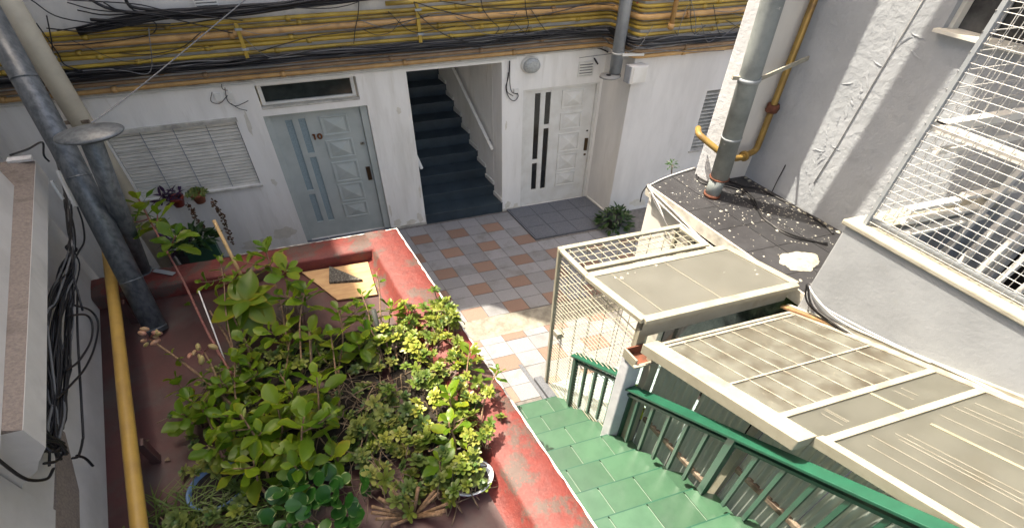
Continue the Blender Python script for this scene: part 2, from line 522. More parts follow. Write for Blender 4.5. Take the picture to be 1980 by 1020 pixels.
def round_path(pts, rad, k=4):
    P = [Vector(p) for p in pts]
    out = [P[0]]
    for i in range(1, len(P) - 1):
        a = P[i] + (P[i - 1] - P[i]).normalized() * rad
        c = P[i] + (P[i + 1] - P[i]).normalized() * rad
        for j in range(k + 1):
            t = j / k
            out.append(a * (1 - t) ** 2 + P[i] * 2 * t * (1 - t) + c * t * t)
    out.append(P[-1])
    return out


def cable(name, pts, r, m, parent=None, k=6, n=5, label=None, cat='cable', group=None):
    o = obj(name, MB().tube(smooth_path(pts, k), r, n), m, parent)
    if parent is None:
        tag(o, label, cat, group)
    return o


def wall_open(u0, u1, z0, z1, v, d, ops):
    """front skin at v, back skin at v+d, openings (u0,u1,z0,z1[,depth])"""
    mb = MB()
    us = sorted({u0, u1, *[x for o in ops for x in o[:2]]})
    zs = sorted({z0, z1, *[x for o in ops for x in o[2:4]]})
    for vv in (v, v + d):
        for i in range(len(us) - 1):
            for j in range(len(zs) - 1):
                cu, cz = (us[i] + us[i + 1]) / 2, (zs[j] + zs[j + 1]) / 2
                if any(o[0] < cu < o[1] and o[2] < cz < o[3] for o in ops):
                    continue
                mb.add([W(us[i], vv, zs[j]), W(us[i + 1], vv, zs[j]), W(us[i + 1], vv, zs[j + 1]), W(us[i], vv, zs[j + 1])], [(0, 1, 2, 3)])
    for a, b, c, e in [o[:4] for o in ops] + [(u0, u1, z0, z1)]:
        for p, q in (((a, c), (b, c)), ((b, c), (b, e)), ((b, e), (a, e)), ((a, e), (a, c))):
            mb.add([W(p[0], v, p[1]), W(q[0], v, q[1]), W(q[0], v + d, q[1]), W(p[0], v + d, p[1])], [(0, 1, 2, 3)])
    return mb


# ================================================================ GROUND
g = obj('ground', MB().box(-60, 60, -60, 60, -0.30, -0.05), M_ground)
tag(g, kind='structure')
floor = obj('patio_floor', MB().box(-3.2, 4.2, -4.2, 0.62, -0.04, -0.008), M_mortar)
tag(floor, kind='structure')
G = 0.004
tb = MB().box(-0.1 + G / 2, 0.1 - G / 2, -0.1 + G / 2, 0.1 - G / 2, -0.012, 0)
tile_g = obj('tile', tb, M_tile, floor, bev=0.0015, at=W(0, 0, 0))
tile_o = obj('tile', tb, M_orange, floor, bev=0.0015, at=W(0, 0, 0))
fo = origin(floor)
first = {0: True, 1: True}
occupied = set()


def put_tile(u, v, orange):
    src = tile_o if orange else tile_g
    jit = Vector((0, 0, random.uniform(-0.0012, 0.0012)))
    if first[int(orange)]:
        first[int(orange)] = False
        src.location = W(u, v, 0) - fo
        return
    c_ = clone(src, floor, W(u, v, 0) - fo + jit)
    c_.rotation_euler = (random.gauss(0, .003), random.gauss(0, .003), random.gauss(0, .004))


for j in range(-1, 9):
    for i in range(-6, 11):
        u, v = 0.2 * i, -0.2 * j
        if v < -1.15 and u < -0.62:
            continue
        if u > 1.12 and v > -0.45:
            continue
        put_tile(u, v, j % 2 == 0 and i % 2 == (0 if j % 4 == 0 else 1))
for j in range(0, 6):
    for i in range(-3, 6):
        u, v = -0.01 + 0.2 * i, -2.373 + 0.2 * (2 - j) - 0.04
        if v < -2.99:
            continue
        o_ = (j % 2 == 0) and ((i % 2 == 1) if j % 4 == 0 else (i % 2 == 0))
        put_tile(u, v, o_)
strip_pts = [(-0.62, -1.705), (0.1, -1.70), (0.6, -1.72), (1.3, -1.71), (2.3, -1.705), (2.3, -2.012), (1.3, -2.01), (0.5, -2.013), (-0.62, -2.01)]
obj('concrete_strip', MB().prism(strip_pts, -0.012, 0.003), M_concrete, floor)
obj('kerb_stone', MB().box(0.09, 0.155, -3.03, -2.70, -0.01, 0.05), M_mat, floor, bev=0.004)
obj('drain_groove', MB().box(0.055, 0.085, -3.0, -2.47, -0.01, 0.006), M_mat, floor)
lt = thing('landing_slab', (1.55, -0.02, 0), 'dark slate tiled landing in front of the white door', 'landing')
for iu in range(4):
    for iv in range(3):
        a = 1.125 + iu * 0.245
        b = -0.435 + iv * 0.265
        obj('tile', MB().box(a + .003, a + .243, b + .003, b + .263, -0.005, 0.018), M_mat, lt)
obj('edge_strip', MB().box(1.105, 1.122, -0.455, 0.355, -0.006, 0.020), M_mat, lt)
obj('edge_strip', MB().box(1.123, 2.10, -0.455, -0.438, -0.006, 0.020), M_mat, lt)

# ================================================================ REAR BUILDING
bld = thing('building', (0, 0.5, 0), 'white rear building with two doors and a dark staircase', 'building')
ops = [(-2.335, -1.34, 1.10, 2.0), (-1.10, -0.275, 2.105, 2.40), (-1.115, -0.225, 0.0, 2.02), (0.165, 1.055, 0.0, 2.395), (1.275, 2.10, 0.0, 1.99)]
obj('facade', wall_open(-3.6, 2.13, -0.02, 2.45, 0.36, 0.24, ops), M_wall, bld)
obj('upper_wall', MB().box(-3.6, -1.2, 0.361, 0.60, 2.451, 6.2), M_upper, bld)
obj('upper_wall', MB().box(-1.199, 2.13, 0.361, 0.60, 2.451, 7.9), M_upper, bld)
wing = wall_open(2.13, 4.6, -0.02, 7.9, -0.155, 0.2, [(3.02, 3.42, 0.96, 1.92)])
obj('wing_wall', wing, M_wing, bld)
obj('wing_return', MB().box(2.128, 2.33, -0.152, 0.62, -0.02, 7.898), M_wing, bld)
obj('back_wall', MB().box(-3.6, 4.6, 3.3, 3.5, -0.02, 7.88), M_upper, bld)
obj('side_wall', MB().box(4.4, 4.6, 0.05, 3.3, -0.02, 7.88), M_upper, bld)
obj('roof', MB().box(-3.6, -1.2, 0.601, 3.299, 6.0, 6.15), M_upper, bld)
obj('roof', MB().box(-1.199, 4.39, 0.621, 3.299, 7.7, 7.85), M_upper, bld)
obj('ledge', MB().box(-3.6, 2.06, 0.325, 0.3605, 2.470, 2.487), M_grime, bld)
obj('ledge', MB().box(-3.6, 1.20, 0.347, 0.3602, 2.425, 2.440), M_white, bld)
obj('skirting', MB().box(-0.224, 0.164, 0.348, 0.3598, -0.01, 0.035), M_grime, bld)
obj('skirting', MB().box(1.056, 1.272, 0.348, 0.3598, -0.01, 0.035), M_grime, bld)
obj('skirting', MB().box(2.112, 2.1275, -0.165, 0.358, -0.01, 0.03), M_white, bld)

M_patch = mat('bare_plaster_patch', (0.68, 0.645, 0.56), 0.9, col2=(0.60, 0.565, 0.48), scale=14, bump=0.3)
rw = random.Random(77)


def patch(u, z, wu, wz, m_, v=0.3597):
    k_ = 36
    ph_ = [rw.uniform(0, 6.28) for _ in range(3)]
    pts = []
    for j_ in range(k_):
        a_ = 6.283 * j_ / k_
        q_ = .8 + .16 * math.sin(2 * a_ + ph_[0]) + .10 * math.sin(5 * a_ + ph_[1]) + .05 * math.sin(11 * a_ + ph_[2])
        pts.append(W(u + math.cos(a_) * wu * q_, v, max(0.002, z + math.sin(a_) * wz * q_)))
    obj('worn_patch', MB().add(pts, [tuple(range(k_))]), m_, bld)


for u, z, wu, wz in ((-.15, .10, .06, .07), (.0, .07, .08, .05), (.10, .13, .04, .10), (-.20, .35, .015, .12), (1.12, .10, .04, .08), (1.22, .06, .04, .05), (-1.3, .25, .12, .14), (-1.6, .12, .2, .1), (.14, .6, .012, .16),
                     (-1.22, 1.1, .03, .06), (1.10, 1.5, .012, .09), (.05, 1.9, .03, .05), (-1.25, 1.95, .02, .2)):
    patch(u, z, wu, wz, M_patch)
for u, z, wu, wz in ((2.3, .06, .10, .05), (2.5, .12, .12, .09)):
    patch(u, z, wu, wz, M_patch, -0.1557)

# louvred window in the wing wall
lw = obj('window', MB().box(3.02, 3.42, -0.04, -0.02, 0.96, 1.92), M_black, bld)
for k in range(16):
    z = 0.975 + k * 0.0585
    obj('slat', MB().hexa([(3.025, -0.150, z), (3.415, -0.150, z), (3.415, -0.07, z + .035), (3.025, -0.07, z + .035),
                           (3.025, -0.147, z + .006), (3.415, -0.147, z + .006), (3.415, -0.067, z + .041), (3.025, -0.067, z + .041)]), M_grime, lw)
obj('sill', MB().box(3.0, 3.44, -0.175, -0.156, 0.94, 0.96), M_grime, lw)

# roller shutter
sh = obj('window', MB().box(-2.335, -1.34, 0.455, 0.475, 1.10, 2.0), M_black, bld)
for k in range(20):
    z = 1.104 + k * 0.0445
    obj('slat', MB().hexa([(-2.33, 0.386, z), (-1.345, 0.384, z), (-1.345, 0.45, z), (-2.33, 0.45, z),
                           (-2.33, 0.383, z + .037), (-1.345, 0.383, z + .037), (-1.345, 0.45, z + .037), (-2.33, 0.45, z + .037)]), M_shutter, sh)
for u in (-2.088, -1.838, -1.582):
    obj('guide_bar', MB().box(u - 0.003, u + 0.003, 0.3775, 0.382, 1.11, 1.985), M_parapet, sh)
for z in (1.33, 1.545, 1.755):
    obj('cross_bar', MB().box(-2.33, -1.345, 0.3795, 0.3825, z - 0.006, z + 0.004), M_grime, sh)
obj('hood', MB().box(-2.36, -1.325, 0.325, 0.3595, 2.008, 2.052), M_grime, sh)
obj('sill', MB().box(-2.35, -1.325, 0.335, 0.3595, 1.075, 1.097), M_grime, sh)

# transom over the blue door
tw = obj('window', MB().box(-1.055, -0.315, 0.435, 0.445, 2.165, 2.365), M_transom, bld)
for a in ((-1.085, -1.052, 2.135, 2.395), (-0.318, -0.288, 2.135, 2.395), (-1.052, -0.318, 2.135, 2.163), (-1.052, -0.318, 2.367, 2.395)):
    obj('frame', MB().box(a[0], a[1], 0.408, 0.448, a[2], a[3]), M_white, tw, bev=0.003)
obj('sill', MB().box(-1.098, -0.277, 0.353, 0.41, 2.106, 2.128), M_grime, tw)


def panel_door(parent, u0, u1, ztop, v, m, glass, label):
    w = u1 - u0
    d = obj('door', MB().box(u0, u1, v + 0.012, v + 0.035, 0.012, ztop), m, parent)
    d['label'] = label
    slots = [(.146, .226, .845, 1.905), (.146, .226, .29, .780), (.292, .372, 1.412, 1.905), (.292, .372, .285, 1.350)]
    # face boards round the slots
    mb_us = [0, .146, .226, .292, .372, 1]
    cells = {(0, 1): [(0.012, ztop)], (1, 2): [(0.012, .29), (.780, .845), (1.905, ztop)], (2, 3): [(0.012, ztop)],
             (3, 4): [(0.012, .285), (1.350, 1.412), (1.905, ztop)], (4, 5): [(0.012, ztop)]}
    for (a, b), zz in cells.items():
        for z0, z1 in zz:
            obj('stile' if b - a and z1 - z0 > 1 else 'rail', MB().box(u0 + w * mb_us[a], u0 + w * mb_us[b], v - 0.008, v + 0.0118, z0, z1), m, d)
    for a, b, z0, z1 in slots:
        obj('pane', MB().box(u0 + w * a, u0 + w * b, v + 0.007, v + 0.0115, z0, z1), glass, d)
    for z0, z1 in ((1.632, 1.905), (1.290, 1.565), (.915, 1.235), (.575, .880), (.288, .545)):
        a, b = u0 + w * .525, u0 + w * .845
        for q in ((a, b, z0, z0 + .022), (a, b, z1 - .022, z1), (a, a + .018, z0 + .022, z1 - .022), (b - .018, b, z0 + .022, z1 - .022)):
            obj('panel_moulding', MB().box(q[0], q[1], v - 0.020, v - 0.0083, q[2], q[3]), m, d, bev=0.003)
        i = .034
        c = ((a + b) / 2, v - 0.034, (z0 + z1) / 2)
        q = [(a + i, v - .009, z0 + i), (b - i, v - .009, z0 + i), (b - i, v - .009, z1 - i), (a + i, v - .009, z1 - i), c]
        obj('diamond_panel', MB().add([W(*p) for p in q], [(0, 1, 4), (1, 2, 4), (2, 3, 4), (3, 0, 4)]), m, d)
    return d


d1 = panel_door(bld, -1.060, -0.290, 1.985, 0.445, M_bluedoor, M_frost, 'pale blue-grey panelled door numbered 10')
for a in ((-1.113, -1.062, 0.0, 2.018), (-0.288, -0.228, 0.0, 2.018), (-1.062, -0.288, 1.987, 2.018)):
    obj('frame', MB().box(a[0], a[1], 0.395, 0.47, a[2], a[3]), M_bluedoor, d1, bev=0.004)
hd = obj('handle', MB().box(-0.345, -0.305, 0.418, 0.4365, 0.885, 1.10), M_bronze, d1, bev=0.003)
obj('lock', MB().lathe(W(-0.325, 0.433, 1.465), [(0.0, 0.0)] + [(0.028, 0)] + [(0.028, 0.001)], 12).add(
    [W(-0.345, .43, 1.445), W(-.305, .43, 1.445), W(-.305, .43, 1.485), W(-.345, .43, 1.485)], [(0, 1, 2, 3)]), M_coping, d1)
obj('keyhole', MB().box(-0.332, -0.316, 0.4275, 0.4295, 1.455, 1.475), M_black, d1)
for k in range(4):
    a = -1.11 + k * 0.222
    obj('sill_tile', MB().box(a, a + .218, 0.300, 0.394, -0.004, 0.016), M_mat, d1)


def digits(txt, at, h, parent):
    cu = bpy.data.curves.new('number', 'FONT')
    cu.body = txt
    cu.size = h
    cu.extrude = 0.006
    cu.offset = 0.004
    o = bpy.data.objects.new('number_plate', cu)
    COL.objects.link(o)
    dg = bpy.context.evaluated_depsgraph_get()
    me = bpy.data.meshes.new_from_object(o.evaluated_get(dg))
    bpy.data.objects.remove(o)
    o2 = bpy.data.objects.new('house_number', me)
    COL.objects.link(o2)
    me.materials.clear()
    me.materials.append(M_number)
    o2.parent = parent
    o2.location = W(*at) - origin(parent)
    o2.rotation_euler = (R(90), 0, 0)
    o2.scale = (1.25, 1.0, 1.0)
    return o2


digits('10', (-0.762, 0.428, 1.605), 0.105, d1)
obj('number_serif', MB().bar((-0.755, 0.428, 1.668), (-0.742, 0.428, 1.680), .012, .012), M_number, d1)

d2 = panel_door(bld, 1.305, 2.075, 1.96, 0.405, M_white, M_dark, 'white panelled door with dark slot panes')
for a in ((1.277, 1.303, 0.0, 1.988), (2.077, 2.099, 0.0, 1.988), (1.303, 2.077, 1.962, 1.988)):
    obj('frame', MB().box(a[0], a[1], 0.366, 0.43, a[2], a[3]), M_white, d2, bev=0.003)
obj('handle', MB().box(2.025, 2.058, 0.376, 0.3965, 0.89, 1.10), M_bronze, d2, bev=0.003)
obj('lock', MB().box(2.03, 2.05, 0.388, 0.3965, 1.215, 1.235), M_black, d2)
obj('bolt', MB().box(2.035, 2.055, 0.385, 0.3965, 0.80, 0.83), M_bronze, d2)

# staircase inside
st = thing('staircase', (0.61, 0.35, 0), 'dark blue slate staircase rising between the two doors', 'staircase')
for n in range(12):
    v = 0.33 + 0.25 * n
    z = 0.18 * (n + 1)
    s_ = obj('step', MB().box(0.168, 1.052, v + 0.012, v + 0.30, z - 0.20, z - 0.021), M_step, st)
    obj('tread', MB().box(0.168, 1.052, v, v + 0.262, z - 0.02, z), M_step, s_, bev=0.004)
obj('stair_wall', MB().box(1.053, 1.20, 0.601, 3.29, -0.02, 4.29), M_wall, bld)
obj('stair_wall', MB().box(0.0, 0.167, 0.601, 3.29, -0.02, 4.29), M_wall, bld)
for n in range(11):
    v = 0.33 + 0.25 * n
    z = 0.18 * (n + 1)
    if n < 10:
        obj('wall_skirting', MB().box(1.040, 1.0525, v + 0.004, v + 0.262, z + 0.0005, z + 0.07), M_white, bld)
hr = thing('handrail', (1.0, 0.7, 1.0), 'white handrail on the right wall of the dark staircase', 'handrail')
obj('rail', MB().bar((1.0, 0.50, 1.05), (1.0, 2.9, 2.78), 0.05, 0.05), M_white, hr, bev=0.01)
for t in (0.08, 0.5):
    v, z = 0.5 + 2.4 * t, 1.05 + 1.73 * t
    obj('bracket', MB().bar((1.0, v, z - .02), (1.056, v, z - .09), 0.02, 0.02), M_bronze, hr)
hl = thing('handrail', (0.21, 0.4, 0.9), 'short white handrail end at the foot of the staircase', 'handrail')
obj('rail', MB().bar((0.215, 0.45, 0.93), (0.215, 1.6, 1.76), 0.045, 0.045), M_white, hl, bev=0.01)
obj('bracket', MB().bar((0.215, 0.60, 1.02), (0.16, 0.60, 0.96), 0.02, 0.02), M_bronze, hl)

# wall lamp, vents, sockets
lm = thing('wall_lamp', (1.336, 0.355, 2.33), 'round ribbed bulkhead lamp above the white door', 'lamp')


def disc(c, ru, rz, v0, v1, n=28):
    mb = MB()
    vs = []
    for vv, s in ((v0, 1.0), (v1, 0.9)):
        for j in range(n):
            a = 2 * math.pi * j / n
            vs.append(W(c[0] + ru * s * math.cos(a), vv, c[1] + rz * s * math.sin(a)))
    fs = [(j, (j + 1) % n, n + (j + 1) % n, n + j) for j in range(n)] + [tuple(range(n, 2 * n)), tuple(range(n - 1, -1, -1))]
    return mb.add(vs, fs)


obj('rim', disc((1.336, 2.33), 0.098, 0.118, 0.359, 0.325), M_white, lm, bev=0.005)
dm = MB()
rings = [(0.085, 0.103, .324), (0.078, 0.094, .300), (0.055, 0.066, .280), (0.02, 0.024, .272)]
for a, b in zip(rings[:-1], rings[1:]):
    n = 24
    vs = [W(1.336 + q[0] * math.cos(2 * math.pi * j / n), q[2], 2.33 + q[1] * math.sin(2 * math.pi * j / n)) for q in (a, b) for j in range(n)]
    dm.add(vs, [(j, (j + 1) % n, n + (j + 1) % n, n + j) for j in range(n)], True)
dm.add([W(1.336 + .02 * math.cos(2 * math.pi * j / 24), .272, 2.33 + .024 * math.sin(2 * math.pi * j / 24)) for j in range(24)], [tuple(range(24))], True)
obj('ribbed_glass', dm, M_lampglass, lm)


def vent(u0, u1, z0, z1, v, n, label):
    t = thing('vent_grille', ((u0 + u1) / 2, v, z0), label, 'vent')
    obj('backing', MB().box(u0 + .004, u1 - .004, v - 0.006, v - 0.0005, z0 + .004, z1 - .004), M_greyplastic, t)
    for a in ((u0 - .006, u0 + .004, z0 - .006, z1 + .006), (u1 - .004, u1 + .006, z0 - .006, z1 + .006), (u0 + .0041, u1 - .0041, z0 - .006, z0 + .004), (u0 + .0041, u1 - .0041, z1 - .004, z1 + .006)):
        obj('frame', MB().box(a[0], a[1], v - 0.015, v - .0004, a[2], a[3]), M_white, t)
    for k in range(n):
        z = z0 + (k + .35) * (z1 - z0) / n
        h = (z1 - z0) / n * .5
        obj('slat', MB().box(u0 + .005, u1 - .005, v - 0.02, v - 0.0065, z, z + h), M_white, t)


vent(1.845, 1.995, 2.105, 2.295, 0.36, 5, 'small white louvred vent above the white door')
vent(-1.30, -1.15, 3.24, 3.42, 0.361, 6, 'white louvred vent high on the rear wall above the pipes')

fb = thing('junction_box', (2.1, -0.15, 2.2), 'pale grey junction box at the wing corner under the pipes', 'junction box')
obj('body', MB().box(2.045, 2.215, -0.262, -0.157, 2.20, 2.425), M_wing, fb, bev=0.004)
obj('lid', MB().box(2.062, 2.20, -0.272, -0.2625, 2.215, 2.41), M_white, fb, bev=0.003)
obj('side_plate', MB().box(2.034, 2.0447, -0.255, -0.165, 2.205, 2.42), M_parapet, fb)

sx = thing('power_outlet', (-1.35, 0.355, 2.26), 'pair of open socket boxes with loose wires beside the transom window', 'socket')
obj('box', MB().box(-1.425, -1.375, 0.335, 0.3597, 2.27, 2.36), M_white, sx, bev=0.003)
obj('box', MB().box(-1.335, -1.285, 0.335, 0.3597, 2.27, 2.36), M_white, sx, bev=0.003)
for q in ([(-1.428, 0.33, 2.39), (-1.463, 0.33, 2.284), (-1.405, 0.33, 2.25), (-1.325, 0.33, 2.331)], [(-1.322, 0.33, 2.423), (-1.34, 0.33, 2.271), (-1.298, 0.33, 2.2), (-1.232, 0.33, 2.221), (-1.185, 0.33, 2.246)], [(-1.325, 0.33, 2.236), (-1.278, 0.33, 2.165), (-1.221, 0.33, 2.129)], [(-1.333, 0.33, 2.485), (-1.343, 0.33, 2.414), (-1.31, 0.33, 2.39)]):
    cable('wire', q, 0.004, M_cable, sx)
sx2 = thing('cable_drop', (1.17, 0.35, 2.0), 'black cable drop ending in a coil beside the white door', 'cable')
for q in ([(1.122, 0.34, 2.413), (1.113, 0.34, 2.196), (1.087, 0.34, 2.059), (1.125, 0.34, 1.907), (1.178, 0.34, 1.862), (1.215, 0.34, 1.923), (1.193, 0.34, 1.999)], [(1.127, 0.34, 2.412), (1.128, 0.34, 2.124), (1.15, 0.34, 1.991), (1.204, 0.34, 1.954)], [(1.112, 0.34, 2.265), (1.098, 0.34, 2.021), (1.162, 0.34, 1.931)]):
    cable('wire', q, 0.0055, M_cable, sx2)
obj('fitting', MB().box(1.17, 1.22, 0.335, 0.3597, 1.97, 2.03), M_white, sx2, bev=0.004)

# ================================================================ PIPE BANK
PZ = [(2.527, 0.026, M_orangepipe, -3.55, 'bottom ochre gas pipe of the bank on the rear wall'),
      (2.592, 0.022, M_brownpipe, -3.55, 'brown gas pipe second from the bottom of the bank'),
      (2.652, 0.018, M_brownpipe, -3.55, 'thin brown gas pipe just under the lower black cables'),
      (2.790, 0.022, M_yellow, -3.55, 'yellow gas pipe just above the lower black cables'),
      (2.872, 0.023, M_yellow, -3.55, 'yellow gas pipe second above the lower black cables'),
      (2.922, 0.022, M_yellow, -3.55, 'yellow gas pipe right below the thick ochre pipe'),
      (2.995, 0.034, M_orangepipe, -3.55, 'thick ochre gas pipe in the middle of the bank'),
      (3.066, 0.021, M_yellow, -3.55, 'yellow gas pipe right above the thick ochre pipe'),
      (3.117, 0.022, M_yellow, -3.55, 'yellow gas pipe second above the thick ochre pipe'),
      (3.195, 0.024, M_yellow, 0.06, 'short yellow gas pipe starting above the blue door'),
      (3.252, 0.022, M_yellow, 0.5, 'topmost yellow gas pipe above the staircase opening')]
rc0 = random.Random(31)
for i, (z, r, m_, us, lab) in enumerate(PZ):
    e = 0.33 - r
    w = 2.128 - 0.03 - r * 0.7
    nz_ = 9
    path = round_path([(us + (w - us) * q_ / nz_, e, z + (rc0.uniform(-.006, .006) if 0 < q_ < nz_ else 0)) for q_ in range(nz_)] + [(w, e, z), (w, -0.185 - r, z), (4.4, -0.185 - r, z)], 0.07)
    t = thing('gas_pipe', (us, e, z - r), lab, 'pipe', 'gas pipes along the rear wall')
    obj('tube', MB().tube(path, r, 12), m_, t)
    u = us + random.uniform(0.2, 0.9)
    while u < 2.0:
        obj('coupling', MB().tube([(u, e, z), (u + 0.035, e, z)], r * 1.32, 12), m_, t)
        u += random.uniform(0.7, 1.5)
    u = 2.5 + random.uniform(0, .4)
    obj('coupling', MB().tube([(u, -0.185 - r, z), (u + 0.035, -0.185 - r, z)], r * 1.3, 12), m_, t)
for (u, z0, z1), where in zip(((-2.34, 2.76, 2.99), (-1.08, 2.755, 3.12), (0.29, 2.77, 3.19)), ('beside the tall cream pipe', 'above the shuttered window', 'above the stair opening')):
    t = thing('pipe_bracket', (u, 0.25, z0), 'yellow upright pipe bracket ' + where, 'bracket', 'brackets on the pipe bank')
    obj('strap', MB().box(u - 0.014, u + 0.014, 0.228, 0.246, z0, z1), M_yellow, t, bev=0.003)
    for k, z in enumerate((z0 + .1, z1 - .06)):
        obj('clamp', MB().box(u - 0.022, u + 0.03, 0.216, 0.2275, z - .012, z + .012), M_galv2, t, bev=0.002)
vp = thing('gas_pipe', (2.3, -0.29, 2.96), 'upright ochre gas pipe branching up at the wing corner', 'pipe', 'gas pipes along the rear wall')
obj('tube', MB().tube([(2.33, -0.30, 2.86), (2.33, -0.30, 4.3)], 0.03, 12), M_orangepipe, vp)
obj('coupling', MB().tube([(2.33, -0.30, 2.87), (2.33, -0.30, 2.93)], 0.04, 12), M_orangepipe, vp)

# cables on the rear wall
rc = random.Random(3)
cb = thing('cable_bundle', (0, 0.25, 2.68), 'thick black cable bundle running low through the pipe bank', 'cables')
for i in range(20):
    zc = 2.715 + rc.uniform(-0.045, 0.05)
    vv = 0.275 - rc.uniform(0, 0.035)
    pts = []
    u = -3.5
    while u < 2.0:
        pts.append((u, vv + rc.uniform(-.012, .012), zc + rc.uniform(-0.02, 0.02)))
        u += rc.uniform(0.25, 0.5)
    w = 2.045 - rc.uniform(0, .03)
    pts += [(w, 0.2, zc + rc.uniform(-.02, .03)), (w, 0.0, zc + rc.uniform(-.03, .03)), (w + .02, -0.2, zc + rc.uniform(-.03, .02)), (w + .13, -0.26, zc + rc.uniform(-.03, .02))]
    u = 2.4
    while u < 4.2:
        pts.append((u, -0.262 - rc.uniform(0, .03), zc + rc.uniform(-0.03, 0.02)))
        u += 0.35
    cable('wire', pts, rc.choice((0.006, 0.008, 0.010, 0.013)), M_cable if i % 7 else M_gcable, cb, k=4)
cu = thing('cable_bundle', (-0.6, 0.3, 3.2), 'heavy black cable bundle along the top of the rear wall', 'cables')
for i in range(16):
    o_ = rc.uniform(-6, 6)
    pts = []
    for (a, b, c) in [(-2.11, 0.29, 3.136), (-1.883, 0.29, 3.186), (-1.69, 0.29, 3.221), (-1.484, 0.29, 3.235), (-1.244, 0.29, 3.228), (-0.994, 0.29, 3.235), (-0.735, 0.29, 3.248), (-0.467, 0.29, 3.266), (-0.153, 0.29, 3.286), (0.212, 0.29, 3.309)]:
        pts.append((a, b - rc.uniform(0, .03), c + o_ * 0.006 + rc.uniform(-.012, .012)))
    if i % 2 == 0:
        s0 = rc.choice(((-1.955, 0.28, 3.434), (-1.865, 0.28, 3.376), (-2.042, 0.28, 3.322), (-1.995, 0.28, 3.233), (-1.719, 0.28, 3.433)))
        pts = [s0, tuple((Vector(s0) * .5 + Vector(pts[2]) * .5) + Vector((0, 0, -0.02)))] + pts[3:]
    cable('wire', pts, rc.choice((0.007, 0.009, 0.012, 0.016)), M_cable, cu, k=4)
for q in ([(-2.073, 0.25, 3.401), (-1.917, 0.25, 3.318), (-1.585, 0.25, 3.241), (-1.155, 0.25, 3.037), (-1.155, 0.25, 3.037)], [(-2.227, 0.26, 3.157), (-1.927, 0.26, 3.198), (-1.633, 0.26, 3.194), (-1.63, 0.26, 3.094), (-1.747, 0.26, 3.046), (-2.087, 0.26, 3.019), (-2.293, 0.26, 3.027)], [(-2.318, 0.25, 3.24), (-2.298, 0.25, 2.971), (-2.298, 0.25, 2.843), (-2.212, 0.25, 2.763)], [(-2.233, 0.25, 3.301), (-2.292, 0.25, 3.07), (-2.35, 0.25, 2.875), (-2.303, 0.25, 2.785), (-2.12, 0.25, 2.739)],
          [(-2.269, 0.25, 3.44), (-2.153, 0.25, 3.27), (-1.808, 0.25, 3.165), (-1.515, 0.25, 3.136), (-1.266, 0.25, 3.161), (-0.896, 0.25, 3.207)], [(-2.277, 0.25, 3.189), (-2.016, 0.25, 3.128), (-1.741, 0.25, 3.168), (-1.51, 0.25, 3.155)], [(-2.065, 0.25, 3.423), (-1.681, 0.25, 3.354), (-1.476, 0.25, 3.269), (-1.022, 0.25, 3.137)]):
    cable('wire', q, 0.006, M_cable, cu)
lp = 0
for q, lab in (([(-0.152, 0.24, 3.267), (-0.181, 0.24, 3.112), (-0.22, 0.24, 2.98), (-0.256, 0.24, 2.816)], 'thin black wire hanging straight down over the pipes beside the transom'),
               ([(0.268, 0.23, 3.208), (0.306, 0.23, 3.069), (0.416, 0.23, 2.918), (0.542, 0.23, 2.805), (0.676, 0.23, 2.743)], 'slack black wire dropping right of the stair bracket'),
               ([(0.825, 0.23, 3.188), (0.845, 0.23, 3.076), (0.911, 0.23, 2.955), (0.98, 0.23, 2.86), (0.932, 0.23, 2.775)], 'kinked black wire above the right end of the stair opening'),
               ([(0.266, 0.22, 3.216), (0.511, 0.22, 3.097), (0.861, 0.22, 2.963), (1.187, 0.22, 2.943), (1.568, 0.22, 3.013), (1.811, 0.22, 3.062), (2.121, 0.22, 3.012)], 'long slack black wire swagging from the stair bracket to the downpipe'),
               ([(0.475, 0.22, 3.209), (0.819, 0.22, 3.114), (1.138, 0.22, 3.069), (1.518, 0.22, 3.041), (1.861, 0.22, 3.058)], 'black wire swagging along the top yellow pipes'),
               ([(1.21, 0.23, 3.157), (1.227, 0.23, 3.012), (1.249, 0.23, 2.892), (1.232, 0.23, 2.804)], 'short black wire crossing the pipes above the round lamp'),
               ([(-0.987, 0.23, 2.82), (-0.578, 0.23, 2.928), (-0.172, 0.23, 2.962), (0.252, 0.23, 3.03), (0.383, 0.23, 3.062)], 'thin dark wire slanting up across the yellow pipes'),
               ([(-0.671, 0.24, 3.235), (-0.372, 0.24, 3.203), (-0.171, 0.24, 3.243), (-0.124, 0.24, 3.295)], 'black wire curling up to the heavy top bundle')):
    cable('loose_wire', q, 0.0055, M_cable, None, label=lab, group='loose wires on the pipe bank')
